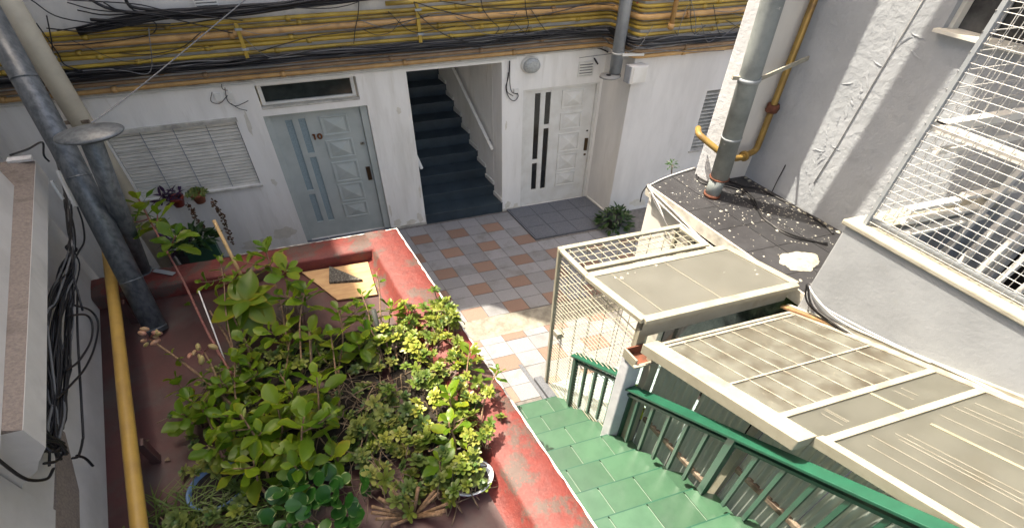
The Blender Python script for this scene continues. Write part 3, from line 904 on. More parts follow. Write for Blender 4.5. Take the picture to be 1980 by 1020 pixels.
for q, lab in (([(1.345, 0.24, 2.777), (1.641, 0.24, 2.808), (1.905, 0.24, 2.718), (2.082, 0.24, 2.549)], 'grey wire drooping into the downpipe bracket above the vent'),
               ([(1.151, 0.24, 2.748), (1.443, 0.24, 2.791), (1.747, 0.24, 2.747), (1.99, 0.24, 2.657), (2.12, 0.24, 2.457)], 'pale grey wire arching over the lower cables near the downpipe'),
               ([(-1.651, 0.24, 2.679), (-1.021, 0.24, 2.663), (-0.414, 0.24, 2.701), (0.231, 0.24, 2.76), (0.912, 0.24, 2.744)], 'long grey wire along the bottom of the lower cable bundle'),
               ([(2.16, -0.28, 2.914), (2.081, -0.28, 2.711), (2, -0.28, 2.64), (1.888, -0.28, 2.641)], 'grey wire running from the wing pipes to the downpipe clamp'),
               ([(2.465, -0.28, 3.117), (2.431, -0.28, 2.826), (2.472, -0.28, 2.698), (2.529, -0.28, 2.679), (2.606, -0.28, 2.746), (2.582, -0.28, 2.931), (2.484, -0.28, 3.172)], 'brown wire loop hanging over the wing pipes'),
               ([(2.008, -0.28, 2.689), (2.249, -0.28, 2.623), (2.637, -0.28, 2.551), (2.977, -0.28, 2.523)], 'grey wire along the lowest wing pipes'),
               ([(1.791, 0.27, 2.392), (1.952, 0.27, 2.4), (2.115, 0.27, 2.407), (2.22, 0.27, 2.449)], 'thin black wire above the vent over the white door')):
    cable('loose_wire', q, 0.0045, M_gcable, None, label=lab, group='loose wires on the pipe bank')
for i in range(16):
    u0_ = rc.uniform(-2.2, 1.6)
    L_ = rc.uniform(.3, .9)
    z0_, z1_ = rc.uniform(2.72, 3.15), rc.uniform(2.70, 3.2)
    v_ = rc.uniform(.215, .24)
    cable('wire', [(u0_, v_ + .03, z0_), (u0_ + L_ * .3, v_, min(z0_, z1_) - rc.uniform(0, .1)), (u0_ + L_ * .7, v_, min(z0_, z1_) - rc.uniform(-.03, .08)), (u0_ + L_, v_ + .03, z1_)], rc.choice((.003, .004, .005)), M_cable if i % 3 else M_gcable, cb)
for i in range(9):
    u0_ = rc.uniform(2.2, 3.0)
    L_ = rc.uniform(.2, .6)
    z0_, z1_ = rc.uniform(2.7, 3.2), rc.uniform(2.7, 3.2)
    cable('wire', [(u0_, -.27, z0_), (u0_ + L_ * .4, -.30, min(z0_, z1_) - rc.uniform(0, .1)), (u0_ + L_, -.27, z1_)], .0045, M_cable if i % 2 else M_gcable, cb)
cw = thing('loose_wire', (1.95, 0.3, 2.5), 'black conduit along the wall top ending by the downpipe', 'cable')
obj('wire', MB().tube(smooth_path([(0.997, 0.34, 2.494), (1.348, 0.34, 2.491), (1.712, 0.34, 2.487), (1.953, 0.34, 2.485), (2.095, 0.34, 2.428), (2.19, 0.34, 2.333)], 6), 0.010, 6), M_cable, cw)
obj('plug', MB().tube([(1.984, 0.33, 2.341), (2.03, 0.33, 2.258)], 0.012, 8), M_cable, cw)

# front downpipe with flood lamp at its foot
dp = thing('downpipe', (2.0, -0.05, 2.3), 'pale galvanised downpipe in front of the wing corner pipes', 'downpipe')
obj('tube', MB().tube([(1.985, -0.08, 2.30), (1.985, -0.08, 4.6)], 0.077, 20), M_galv2, dp)
obj('joint', MB().tube([(1.985, -0.08, 2.545), (1.985, -0.08, 2.565)], 0.083, 20), M_wcable, dp)
obj('clamp', MB().bar((1.985, -0.16, 2.55), (2.16, -0.23, 2.56), 0.03, 0.03), M_wcable, dp)
fl = thing('sensor_lamp', (1.93, -0.08, 2.22), 'grey oval sensor lamp under the galvanised downpipe', 'lamp')
obj('body', MB().lathe(W(1.935, -0.09, 2.255), [(0.0, 0.035), (0.07, 0.034), (0.115, 0.02), (0.12, 0.0), (0.10, -0.012), (0.0, -0.012)], 24, su=1.25), M_greyplastic, fl)
obj('lens', MB().lathe(W(1.90, -0.12, 2.29), [(0.0, 0.012), (0.025, 0.008), (0.035, 0.0)], 14), M_black, fl)
tb_ = thing('loose_tube', (2.1, 0.1, 2.9), 'short red and white tube stub tied to the pipes beside the downpipe', 'tube')
obj('tube', MB().tube([(2.071, -0.12, 3.14), (2.155, -0.12, 3.012)], 0.012, 8), mat('red_tube', (0.35, 0.06, 0.05), 0.5), tb_)
obj('tip', MB().tube([(2.142, -0.12, 3.031), (2.161, -0.12, 3.006)], 0.015, 8), M_wcable, tb_)

# washing line
cable('clothes_line', [(-2.037, -1.5, 2.975), (-1.913, -1.1, 2.943), (-1.591, -0.3, 2.967), (-0.938, 0.2, 3.365)], 0.006, M_gcable, None, label='thin taut line running from the vent cowl up to the rear wall', cat='line')
cable('loose_wire', [(-2.349, 0.3, 2.532), (-2.373, 0.3, 2.42), (-2.39, 0.3, 2.256)], 0.006, M_cable, None, label='short black wire hanging beside the cream pipe over the vent cowl', cat='cable')

# ================================================================ RIGHT SIDE: ANNEX, TALL WALL, BALCONY
ZS = 2.07
ax = thing('annex', (1.5, -3, 0), 'low annex with a black tiled flat roof right of the yard', 'building')
obj('side_wall', MB().box(1.15, 1.28, -2.62, -2.18, -0.02, 1.965), M_wing, ax)
obj('end_wall', MB().box(1.281, 2.05, -2.30, -2.18, -0.02, 1.965), M_stucco, ax)
dr = obj('door', MB().box(1.19, 1.22, -3.98, -2.74, 0.0, 1.93), M_dark, ax)  # dark panel in the opening, lengthened to paint in the shade under the roof
obj('frame', MB().box(1.145, 1.20, -2.735, -2.622, 0.0, 1.96), M_grime, dr)
obj('header', MB().box(1.145, 1.24, -3.98, -2.74, 1.931, 1.962), M_grime, dr)
roof = obj('roof', MB().prism([(1.112, -2.19), (1.112, -4.0), (1.98, -4.0), (1.98, -1.93), (1.60, -2.03)], 1.97, ZS - 0.008), M_grout, ax)
obj('roof_edge', MB().prism([(1.100, -2.185), (1.1115, -2.19), (1.1115, -3.84), (1.100, -3.84)], 1.955, ZS + 0.006), M_grime, ax)
TS = 0.225
for iu in range(4):
    for iv in range(9):
        a = 1.117 + iu * TS
        b = -2.36 - iv * 0.305
        p = [(a, b - .300), (a + TS - .005, b - .300), (a + TS - .005, b), (a, b)]
        if a + TS > 1.98:
            p[1] = (1.978, p[1][1])
            p[2] = (1.978, p[2][1])
        if iv == 0:
            p[2] = (p[2][0], -2.185 + (p[2][0] - 1.112) * 0.31)
            p[3] = (p[3][0], -2.185 + (p[3][0] - 1.112) * 0.31)
        if p[0][1] < -4.0:
            continue
        obj('roof_tile', MB().prism(p, ZS - 0.009, ZS), M_blacktile, roof)
# debris
db = MB()
rd = random.Random(11)


def chip(mb, u, v, z, s):
    c = W(u, v, z)
    a0 = rd.uniform(0, 6)
    k = rd.randint(4, 6)
    vs = [c + Vector((math.cos(a0 + 6.283 * j / k) * s * rd.uniform(.6, 1.2), math.sin(a0 + 6.283 * j / k) * s * rd.uniform(.6, 1.2), 0)) for j in range(k)]
    vs.append(c + Vector((0, 0, s * rd.uniform(.3, .7))))
    mb.add(vs, [(j, (j + 1) % k, k) for j in range(k)] + [tuple(range(k - 1, -1, -1))])


for i in range(430):
    if rd.random() < .55:
        t = rd.random()
        u = 1.45 + .33 * t + rd.gauss(0, .10)
        v = -2.45 - .75 * t + rd.gauss(0, .12)
    else:
        u, v = rd.uniform(1.14, 1.80), rd.uniform(-3.7, -2.15)
    if u < 1.13 or u > 1.815 or v > -2.2 + (u - 1.112) * .25 or (u > 1.48 and v > -2.30):
        continue
    chip(db, u, v, ZS + .0005, abs(rd.gauss(0, .0045)) + .002)
for u, v, s in ((1.62, -2.52, .032), (1.66, -2.50, .022), (1.32, -2.74, .02), (1.36, -2.74, .016), (1.57, -2.9, .02), (1.19, -3.66, .016), (1.2, -3.0, .012), (1.50, -2.98, .018), (1.55, -3.02, .015)):
    chip(db, u, v, ZS + .0005, s)
d_ = obj('plaster_debris', db, M_debris)
tag(d_, 'white plaster crumbs scattered over the black tiled roof', 'debris', kind='stuff')
cm = MB()
cc = W(1.335, -3.475, ZS)
vs, fs = [], []
NR, NA = 6, 40
rs = random.Random(5)
out = [1 + .08 * math.sin(3 * a + 1) + .06 * math.sin(7 * a) + rs.uniform(-.05, .05) for a in [6.283 * j / NA for j in range(NA)]]
for i in range(NR + 1):
    for j in range(NA):
        a = 6.283 * j / NA
        r = i / NR * out[j]
        vs.append(cc + Vector((r * math.cos(a) * .175, r * math.sin(a) * .115, .020 * (1 - (i / NR) ** 3) + rs.uniform(-.002, .003) * (i < NR) + .0005)))
for i in range(NR):
    for j in range(NA):
        fs.append((i * NA + j, i * NA + (j + 1) % NA, (i + 1) * NA + (j + 1) % NA, (i + 1) * NA + j))
cm.add(vs, fs, True)
tag(obj('cement_patch', cm, M_cement), 'round cream patch of dried cement on the black tiled roof', 'cement patch')

tall = thing('building', (1.8, -3.2, 2.0), 'tall white right-hand building with peeling paint and a caged balcony', 'building')


def rough_sheet(mb, f, nu, nv, amp, rnd):
    vs = []
    for i in range(nu + 1):
        for j in range(nv + 1):
            p, n = f(i / nu, j / nv)
            e = 0 if i in (0, nu) or j in (0, nv) else 1
            vs.append(p + n * rnd.gauss(0, amp) * e)
    mb.add(vs, [(i * (nv + 1) + j, (i + 1) * (nv + 1) + j, (i + 1) * (nv + 1) + j + 1, i * (nv + 1) + j + 1) for i in range(nu) for j in range(nv)], True)


nu_face = Vector((-VY, VX, 0)).normalized()        # outward normal of a face looking towards -u
bw = MB()
VB0, VB1 = -2.30, -6.4
wallz = 8.0
# opening for upper window and balcony door are cut out of the plane by pieces
pieces = [(-2.30, -3.165, 1.9, wallz), (-3.165, -3.62, 1.9, 3.72), (-3.62, -4.14, 1.9, wallz), (-4.14, -5.3, 4.2, wallz), (-5.3, -6.4, 1.9, wallz)]
for a, b, z0, z1 in pieces:
    bw.hexa([(1.83, a, z0), (2.0, a, z0), (2.0, b, z0), (1.83, b, z0), (1.83, a, z1), (2.0, a, z1), (2.0, b, z1), (1.83, b, z1)])
bw.box(1.83, 2.0, -3.62, -3.165, 4.9, wallz)
obj('peeling_wall', bw, M_bigwall, tall)
pil = MB()
pil.box(1.52, 1.60, -2.33, -2.135, ZS - .02, 8.0)
obj('pillar', pil, M_stucco, tall, bev=0.012)
obj('recessed_wall', MB().box(1.601, 1.829, -2.30, -2.13, ZS - .02, 8.0), M_wing, tall)
obj('rear_wall', MB().box(1.61, 2.0, -2.129, -2.05, ZS - .02, 8.0), M_wing, tall)
sk = MB()
for k in range(26):
    v = -2.33 - k * .058
    chip(sk, 1.818 - rd.uniform(0, .02), v, ZS + .0005, rd.uniform(.012, .03))
obj('cement_fillet', sk, M_cement, tall)
# flaking paint ridges
rf = random.Random(21)


def flake(v, z, L, w, ang):
    mb = MB()
    n = 6
    pts = []
    x = 0
    ca, sa = math.cos(ang), math.sin(ang)
    top, bot = [], []
    for i in range(n + 1):
        t = i / n
        ww = w * .55 * math.sin(math.pi * min(1, t * .9 + .08)) * rf.uniform(.4, 1.4)
        cx, cz = L * .85 * (t - .5), rf.uniform(-.5, .5) * w
        for lst, s in ((top, 1), (bot, -1)):
            du, dz = cx * ca - (cz + s * ww) * sa, cx * sa + (cz + s * ww) * ca
            lst.append((v + du, z + dz))
    vs, fs = [], []
    for i in range(n + 1):
        for (vv, zz), h in ((top[i], .0015), (bot[i], .001 + .0035 * math.sin(math.pi * i / n))):
            vs.append(W(1.8292, vv, zz) + nu_face * h)
    for i in range(n):
        fs.append((2 * i, 2 * i + 1, 2 * i + 3, 2 * i + 2))
    for i in range(n + 1):
        vs.append(W(1.8295, bot[i][0], bot[i][1]))
    b = 2 * (n + 1)
    for i in range(n):
        fs.append((2 * i + 1, b + i, b + i + 1, 2 * i + 3))
    mb.add(vs, fs)
    return mb


FL = [(-2.93, 3.62, .16, .012, 1.35), (-2.96, 3.5, .13, .014, 1.2), (-2.92, 3.42, .10, .01, .4), (-2.90, 3.30, .15, .014, 1.2), (-2.90, 3.20, .14, .016, 1.25), (-2.88, 3.10, .12, .014, 1.1),
      (-2.87, 3.02, .14, .018, 1.4), (-2.85, 2.93, .10, .012, 1.5), (-2.82, 2.78, .10, .009, 1.1), (-2.84, 2.70, .12, .012, 1.3), (-2.81, 2.64, .14, .012, -.3), (-2.84, 2.60, .11, .012, 1.6), (-2.87, 2.56, .10, .01, 2.0),
      (-2.82, 2.53, .12, .01, .9), (-2.80, 2.42, .08, .01, 1.2), (-2.90, 2.40, .07, .008, .7), (-2.86, 2.34, .06, .01, 1.3), (-3.0, 3.60, .14, .012, 2.2), (-3.06, 3.66, .12, .008, .2), (-3.1, 3.55, .12, .008, .5),
      (-2.79, 3.22, .10, .008, -.4), (-2.92, 2.72, .11, .007, .2), (-2.75, 2.3, .06, .008, 1.2), (-2.9, 2.27, .08, .008, 1.0)]
for a in FL:
    obj('paint_flake', flake(*a), M_flake, tall)
# thin shadow line put in as a grey tube, then a short wire
for q in ([(1.826, -2.99, 3.9), (1.826, -2.955, 3.3), (1.826, -2.93, 2.75), (1.826, -2.90, 2.35)],):
    tag(obj('wall_line', MB().tube(q, 0.0035, 5), M_gcable), 'thin grey shadow line drawn down the sunlit peeling wall', 'cable')
cable('wall_line', [(1.825, -2.62, 2.38), (1.82, -2.615, 2.2), (1.812, -2.62, 2.085)], .0045, M_cable, None, label='short dark wire at the foot of the peeling wall', cat='cable')
# upper window
uw = obj('window', MB().box(1.90, 1.93, -3.62, -3.165, 3.74, 4.9), mat('dirty_dark_glass', (0.10, 0.10, 0.10), 0.25, col2=(0.03, 0.03, 0.03), scale=3), tall)
obj('sill', MB().box(1.79, 1.899, -3.64, -3.15, 3.718, 3.74), M_white, uw)
obj('frame', MB().box(1.86, 1.899, -3.19, -3.166, 3.741, 4.9), M_white, uw)
for q in (((1.885, -3.2, 4.1), (1.885, -3.6, 3.85)), ((1.885, -3.38, 3.76), (1.885, -3.36, 4.4))):
    obj('reflected_bar', MB().bar(q[0], q[1], .02, .02), M_parapet, uw)

# downpipe and gas pipe by the pillar
dq = thing('downpipe', (1.41, -2.5, ZS), 'weathered grey downpipe standing on the black tiled roof', 'downpipe')
obj('tube', MB().tube([(1.428, -2.5, 2.27), (1.385, -2.5, 3.45), (1.33, -2.5, 5.2), (1.27, -2.5, 7.6)], 0.084, 22), M_galv3, dq)
obj('spigot', MB().tube([(1.408, -2.505, ZS), (1.420, -2.502, 2.29)], 0.070, 20), M_galv3, dq)
obj('rust_ring', MB().tube([(1.408, -2.505, ZS + .001), (1.410, -2.505, ZS + .03)], 0.078, 20), M_rust, dq)
obj('rust_ring', MB().tube([(1.427, -2.5, 2.262), (1.427, -2.5, 2.278)], 0.0905, 20), M_rust, dq)
obj('joint', MB().tube([(1.413, -2.5, 2.68), (1.4125, -2.5, 2.695)], 0.0885, 20), M_galv2, dq)
cl = thing('pipe_clamp', (1.4, -2.5, 3.2), 'pale strap clamp tying the weathered downpipe to the wall', 'clamp')
obj('band', MB().tube([(1.3945, -2.5, 3.195), (1.3935, -2.5, 3.225)], 0.093, 20), M_galv2, cl)
obj('strap', MB().bar((1.46, -2.52, 3.21), (1.828, -2.44, 3.30), .012, .035), M_coping, cl)
obj('strap', MB().bar((1.30, -2.47, 3.22), (1.35, -2.49, 3.215), .02, .03), M_coping, cl)
gp = thing('gas_pipe', (1.78, -2.36, 2.4), 'mustard gas pipe in the corner behind the weathered downpipe', 'pipe')
pth = round_path([(1.765, -2.36, 7.5), (1.785, -2.36, 2.40), (1.58, -2.44, 2.40), (1.455, -2.46, 2.46), (1.36, -2.25, 2.60), (1.45, -2.12, 2.58)], 0.05)
obj('tube', MB().tube(pth, 0.029, 12), M_gaspipe, gp)
obj('valve', MB().tube([(1.74, -2.37, 2.83), (1.84, -2.35, 2.82)], 0.028, 8), M_rust, gp)
obj('coupling', MB().tube([(1.784, -2.36, 2.80), (1.784, -2.36, 2.87)], 0.052, 12), M_rust, gp)
obj('coupling', MB().tube([(1.64, -2.417, 2.40), (1.66, -2.409, 2.40)], 0.050, 12), M_gaspipe, gp)

# balcony: parapet, coping, cage
bal = thing('balcony', (1.4, -4.8, 1.9), 'grey plaster balcony with cream coping on the right', 'balcony')
pm = MB()
pm.box(1.02, 1.12, -6.4, -3.85, 1.6, 2.815)
obj('parapet', pm, M_parapet, bal, bev=0.012)
obj('end_parapet', MB().box(1.121, 1.829, -3.95, -3.852, 1.9, 2.815), M_parapet, bal)
obj('coping', MB().box(1.005, 1.125, -6.4, -3.83, 2.8155, 2.855), M_coping, bal, bev=0.01)
obj('coping', MB().box(1.126, 1.825, -3.97, -3.83, 2.8155, 2.853), M_coping, bal, bev=0.01)
obj('floor_slab', MB().box(1.12, 1.83, -6.4, -3.951, 1.9, 2.10), M_mortar, bal)
bd = obj('door', MB().box(1.90, 1.93, -5.3, -4.14, 2.1, 4.2), M_black, bal)
for v in (-4.16, -4.42, -4.70, -5.0, -5.27):
    obj('stile', MB().box(1.815, 1.87, v - .03, v + .03, 2.1, 4.2), M_curtain, bd)
obj('head', MB().box(1.815, 1.87, -5.3, -4.14, 4.15, 4.2), M_curtain, bd)
obj('curtain', MB().box(1.872, 1.899, -4.41, -4.17, 2.75, 4.15), M_curtain, bd)
obj('shade_slab', MB().box(0.98, 1.83, -6.4, -2.95, 5.25, 5.4), M_parapet, bal)  # slab added out of view, run past the balcony to shade its interior
cg = thing('mesh_cage', (1.07, -4.8, 2.86), 'white welded wire mesh cage over the balcony parapet', 'cage')
mb = MB()
z = 2.885
while z < 5.2:
    mb.tube([(1.055, -3.90, z), (1.055, -6.3, z)], 0.0026, 4, caps=False)
    z += 0.047
v = -3.93
while v > -6.3:
    mb.tube([(1.062, v, 2.86), (1.062, v, 5.2)], 0.0021, 4, caps=False)
    v -= 0.047
obj('side_mesh', mb, M_wwire, cg)['kind'] = 'stuff'
mb = MB()
z = 2.885
while z < 5.2:
    mb.tube([(1.05, -3.90, z), (1.82, -3.90, z)], 0.003, 4, caps=False)
    z += 0.094
u = 1.10
while u < 1.82:
    mb.tube([(u, -3.905, 2.86), (u, -3.905, 5.2)], 0.0022, 4, caps=False)
    u += 0.06
obj('end_mesh', mb, M_wwire, cg)['kind'] = 'stuff'
obj('post', MB().bar((1.06, -3.91, 2.856), (1.06, -3.91, 5.2), .024, .024), M_galv2, cg)
obj('post', MB().bar((1.80, -3.915, 2.856), (1.80, -3.915, 5.2), .035, .035), M_galv2, cg)
obj('rail', MB().bar((1.085, -3.9, 3.53), (1.085, -6.3, 3.53), .045, .045), M_white, cg)
obj('rail', MB().bar((1.085, -3.9, 2.885), (1.085, -6.3, 2.885), .022, .022), M_galv2, cg)
obj('rail', MB().bar((1.08, -3.93, 3.53), (1.80, -3.93, 3.53), .05, .045), M_white, cg)
obj('rail', MB().bar((1.08, -3.99, 3.41), (1.80, -3.97, 3.41), .03, .03), M_white, cg)
ck = thing('drying_rack', (1.5, -4.2, 2.1), 'white folded slats and bars leaning inside the balcony cage', 'rack')
for q in (((1.16, -3.99, 2.90), (1.62, -4.00, 2.90)), ((1.16, -4.04, 2.84), (1.66, -4.03, 2.84)), ((1.16, -3.985, 2.99), (1.45, -3.985, 2.99)), ((1.46, -3.99, 3.02), (1.74, -4.02, 3.02))):
    obj('slat', MB().bar(q[0], q[1], .05, .022), M_white, ck)
for v in (-4.06, -4.16, -4.26, -4.36, -4.46, -4.6):
    obj('upright', MB().bar((1.45, v, 2.1), (1.56, v - .02, 3.3), .03, .03), M_curtain, ck)
obj('crossbar', MB().bar((1.45, -4.0, 2.45), (1.45, -4.75, 2.45), .05, .02), M_white, ck)
obj('crossbar', MB().bar((1.25, -4.0, 2.55), (1.22, -5.0, 2.55), .045, .02), M_white, ck)
hs = thing('garden_hose', (1.3, -4.6, 2.1), 'bright green coiled hose on the balcony floor', 'hose')
for k in range(5):
    c = W(1.40, -4.62, 2.13 + .03 * k)
    rr = .16 + .02 * (k % 2)
    obj('coil', MB().tube([c + Vector((rr * math.cos(6.283 * j / 24) * 1.2, rr * math.sin(6.283 * j / 24), .005 * math.sin(j))) for j in range(25)], .016, 8, world=True), M_hose, hs)
tub = thing('plastic_tub', (1.5, -4.95, 2.1), 'dark green plastic tub behind the balcony mesh', 'tub')
obj('body', MB().lathe(W(1.52, -4.85, 2.1), [(0.0, .0), (.17, 0.0), (.21, .42), (.225, .42), (.225, .44), (.2, .44), (.16, .03), (0, .03)], 24), M_greenpot, tub)

# cables over the black roof
for i, (q, m_) in enumerate((([(1.552, -2.1, 2.078), (1.467, -2.272, 2.078), (1.501, -2.365, 2.078), (1.584, -2.398, 2.078), (1.662, -2.467, 2.078), (1.645, -2.631, 2.078), (1.537, -2.854, 2.078), (1.482, -3.077, 2.078), (1.506, -3.24, 2.078), (1.632, -3.365, 2.078)], M_cable),
                             ([(1.661, -2.35, 2.079), (1.705, -2.466, 2.079), (1.776, -2.543, 2.079), (1.794, -2.737, 2.079), (1.811, -2.921, 2.079), (1.791, -3.138, 2.079), (1.754, -3.28, 2.079)], M_cable),
                             ([(1.501, -2.208, 2.08), (1.514, -2.314, 2.08), (1.559, -2.372, 2.08), (1.638, -2.556, 2.08), (1.561, -2.78, 2.08), (1.492, -2.963, 2.08), (1.512, -3.185, 2.08), (1.616, -3.383, 2.08)], M_cable))):
    cable('roof_cable', q, .008, m_, None, label=('long black cable curving over the black roof to the parapet', 'black cable lying close to the peeling wall on the black roof', 'second black cable swagging over the black roof tiles')[i], cat='cable')
wc = thing('cable_bundle', (1.12, -2.3, 2.05), 'white and dark thin cables strung along the annex roof edge', 'cables')
for q, m_ in (([(1.09, -2.212, 2.072), (1.09, -2.542, 2.016), (1.09, -2.864, 1.946), (1.09, -3.117, 1.935), (1.09, -3.343, 1.947)], M_wcable), ([(1.085, -2.259, 2.03), (1.085, -2.63, 1.957), (1.085, -2.931, 1.938), (1.085, -3.146, 1.948)], M_wcable), ([(1.08, -2.232, 2.087), (1.08, -2.414, 1.961), (1.08, -2.555, 1.809)], M_wcable),
              ([(1.083, -2.222, 2.08), (1.298, -2.128, 2.08), (1.566, -2.062, 2.09)], M_wcable), ([(1.07, -2.271, 2.078), (1.07, -2.381, 1.972), (1.07, -2.494, 1.895), (1.07, -2.578, 1.829)], M_gcable), ([(1.09, -2.21, 2.083), (1.14, -2.1, 1.914), (1.14, -2.1, 1.797)], M_cable)):
    cable('wire', q, .0065, m_, wc)
wd = thing('cable_bundle', (1.0, -4.3, 2.3), 'pale and black cables lying along the foot of the grey parapet', 'cables')
for q, m_ in (([(0.985, -3.856, 2.295), (0.985, -3.894, 2.188), (0.985, -3.981, 2.138), (0.985, -4.222, 2.125), (0.985, -4.47, 2.149), (0.985, -4.684, 2.188), (0.985, -4.878, 2.308), (0.985, -5.062, 2.386)], M_cable), ([(0.98, -3.868, 2.298), (0.98, -3.954, 2.168), (0.98, -4.145, 2.151), (0.98, -4.426, 2.123), (0.98, -4.662, 2.187), (0.98, -4.893, 2.29), (0.98, -5.079, 2.363)], M_cable), ([(1, -3.859, 2.272), (1, -3.993, 2.199), (1, -4.194, 2.224), (1, -4.478, 2.287), (1, -4.715, 2.357), (1, -5.02, 2.439)], M_wcable),
              ([(0.99, -3.858, 2.285), (0.99, -3.99, 2.146), (0.99, -4.202, 2.155), (0.99, -4.451, 2.178), (0.99, -4.707, 2.189), (0.99, -4.901, 2.258)], M_gcable), ([(1, -3.866, 2.257), (1, -4.034, 2.188), (1, -4.176, 2.188), (1, -4.349, 2.239), (1, -4.605, 2.315)], M_wcable)):
    cable('wire', q, .007, m_, wd)

# ================================================================ CAGE GATE WITH GLASS CANOPY
gt = thing('security_cage', (0.55, -3.1, 0), 'cream wire mesh entrance cage beside the green stairs', 'cage')
CU0, CU1, CV0, CV1, CZ = 0.160, 0.985, -2.785, -3.72, 2.02
fb_ = .026
for a, b, s in (((CU0, CV0, 0), (CU0, CV0, CZ), .035), ((CU0, CV1, 0.6), (CU0, CV1, CZ), .03), ((CU1, CV0, 0), (CU1, CV0, CZ), .035)):
    obj('post', MB().bar(a, b, s, s), M_creamframe, gt)
for a, b in (((CU0 - .012, CV0, CZ), (CU1 + .02, CV0, CZ)), ((CU0, CV0 - .02, CZ), (CU0, -3.20, CZ)), ((CU1, CV0 - .02, CZ), (CU1, -3.20, CZ)), ((CU0 + .02, -3.07, CZ + .012), (CU1 + .02, -3.07, CZ + .012))):
    obj('rail', MB().bar(a, b, .045, .028), M_creamframe, gt, bev=.004)
obj('rail', MB().bar((CU0, CV0, 0.02), (CU0, CV1, 0.02), .03, .03), M_creamframe, gt)
mb = MB()
z = 0.06
while z < CZ - .03:
    mb.tube([(CU0, CV0, z), (CU0, CV1, z)], .0042, 4, caps=False)
    z += .0475
v = CV0 - .14
while v > CV1:
    mb.tube([(CU0 + .006, v, 0.02), (CU0 + .006, v, CZ)], .003, 4, caps=False)
    v -= .15
obj('side_mesh', mb, M_wire, gt)['kind'] = 'stuff'
mb = MB()
u = CU0 + .05
while u < CU1:
    mb.tube([(u, CV0, CZ - .004), (u, -3.2, CZ - .004)], .0040, 4, caps=False)
    u += .055
v = CV0 - .05
while v > -3.2:
    mb.tube([(CU0, v, CZ - .011), (CU1, v, CZ - .011)], .0040, 4, caps=False)
    v -= .07
obj('top_mesh', mb, M_wire, gt)['kind'] = 'stuff'
mb = MB()
z = 0.12
while z < CZ:
    mb.tube([(CU0, CV0, z), (CU1, CV0, z)], .0035, 4, caps=False)
    z += .13
u = CU0 + .075
while u < CU1:
    mb.tube([(u, CV0 - .005, 0.02), (u, CV0 - .005, CZ)], .0042, 5, caps=False)
    u += .11
obj('front_bars', mb, M_wire, gt)['kind'] = 'stuff'
lk = obj('lock_box', MB().box(CU0 - .03, CU0 + .02, -2.93, -2.86, 0.98, 1.05), M_creamframe, gt, bev=.004)
fl_ = obj('tiled_floor', MB().box(0.165, 1.145, -3.76, -2.80, -0.006, 0.004), M_teal)
tag(fl_, kind='structure')

cn = thing('glass_canopy', (0.6, -3.45, 1.95), 'tilted glass canopy in a cream frame over the entrance cage', 'canopy')


def canopy_z(v):
    return 2.045 + 0.10 * (-3.17 - v) / 0.57


u0, u1, va, vb = 0.145, 1.065, -3.165, -3.745
for (a, b) in (((u0, va), (u1, va)), ((u0, vb), (u1, vb)), ((u0, va), (u0, vb)), ((u1, va), (u1, vb))):
    obj('frame_bar', MB().bar((a[0], a[1], canopy_z(a[1])), (b[0], b[1], canopy_z(b[1])), .058, .04), M_creamframe, cn, bev=.005)
q = [(u0 + .01, va - .012), (u1 - .01, va - .012), (u1 - .01, vb + .012), (u0 + .01, vb + .012)]
obj('pane', MB().hexa([(a, b, canopy_z(b) - .004) for a, b in q] + [(a, b, canopy_z(b) + .006) for a, b in q]), M_frost2, cn)
for uu in (0.275, 0.62):
    obj('pane_joint', MB().bar((uu, va - .03, canopy_z(va - .03) + .007), (uu, vb + .03, canopy_z(vb + .03) + .007), .004, .003), M_creamframe, cn)
obj('fascia', MB().hexa([(u0 + .012, vb + .012, 1.93), (u1 - .012, vb + .012, 1.97), (u1 - .012, vb + .03, 1.97), (u0 + .012, vb + .03, 1.93),
                         (u0 + .012, vb + .012, canopy_z(vb) - .02), (u1 - .012, vb + .012, canopy_z(vb) - .02), (u1 - .012, vb + .03, canopy_z(vb) - .02), (u0 + .012, vb + .03, canopy_z(vb) - .02)]), M_creamframe, cn)
obj('side_post', MB().box(u0 + .012, u0 + .05, vb + .011, vb + .06, 1.72, canopy_z(vb) - .021), M_creamframe, cn)
cp_ = MB()
for u, v, s in ((.27, -3.25, .012), (.36, -3.23, .014), (.40, -3.24, .01), (.56, -3.205, .014), (.30, -3.27, .02), (.83, -3.45, .008), (.97, -3.55, .012), (1.0, -3.5, .01)):
    chip(cp_, u, v, canopy_z(v) + .0062, s)
obj('plaster_crumbs', cp_, M_debris, cn)['kind'] = 'stuff'

# ================================================================ SLOPING PERGOLA ROOF
pg = thing('pergola', (0.55, -4.8, 0), 'sloping lean-to roof of old panels beside the green railing', 'pergola')
PS = 0.385


def pz(v):
    return 2.0 + PS * (-3.86 - v)


def slab_on(u0, u1, v0, v1, lo, hi):
    q = [(u0, v0), (u1, v0), (u1, v1), (u0, v1)]
    return MB().hexa([(a, b, pz(b) + lo) for a, b in q] + [(a, b, pz(b) + hi) for a, b in q])


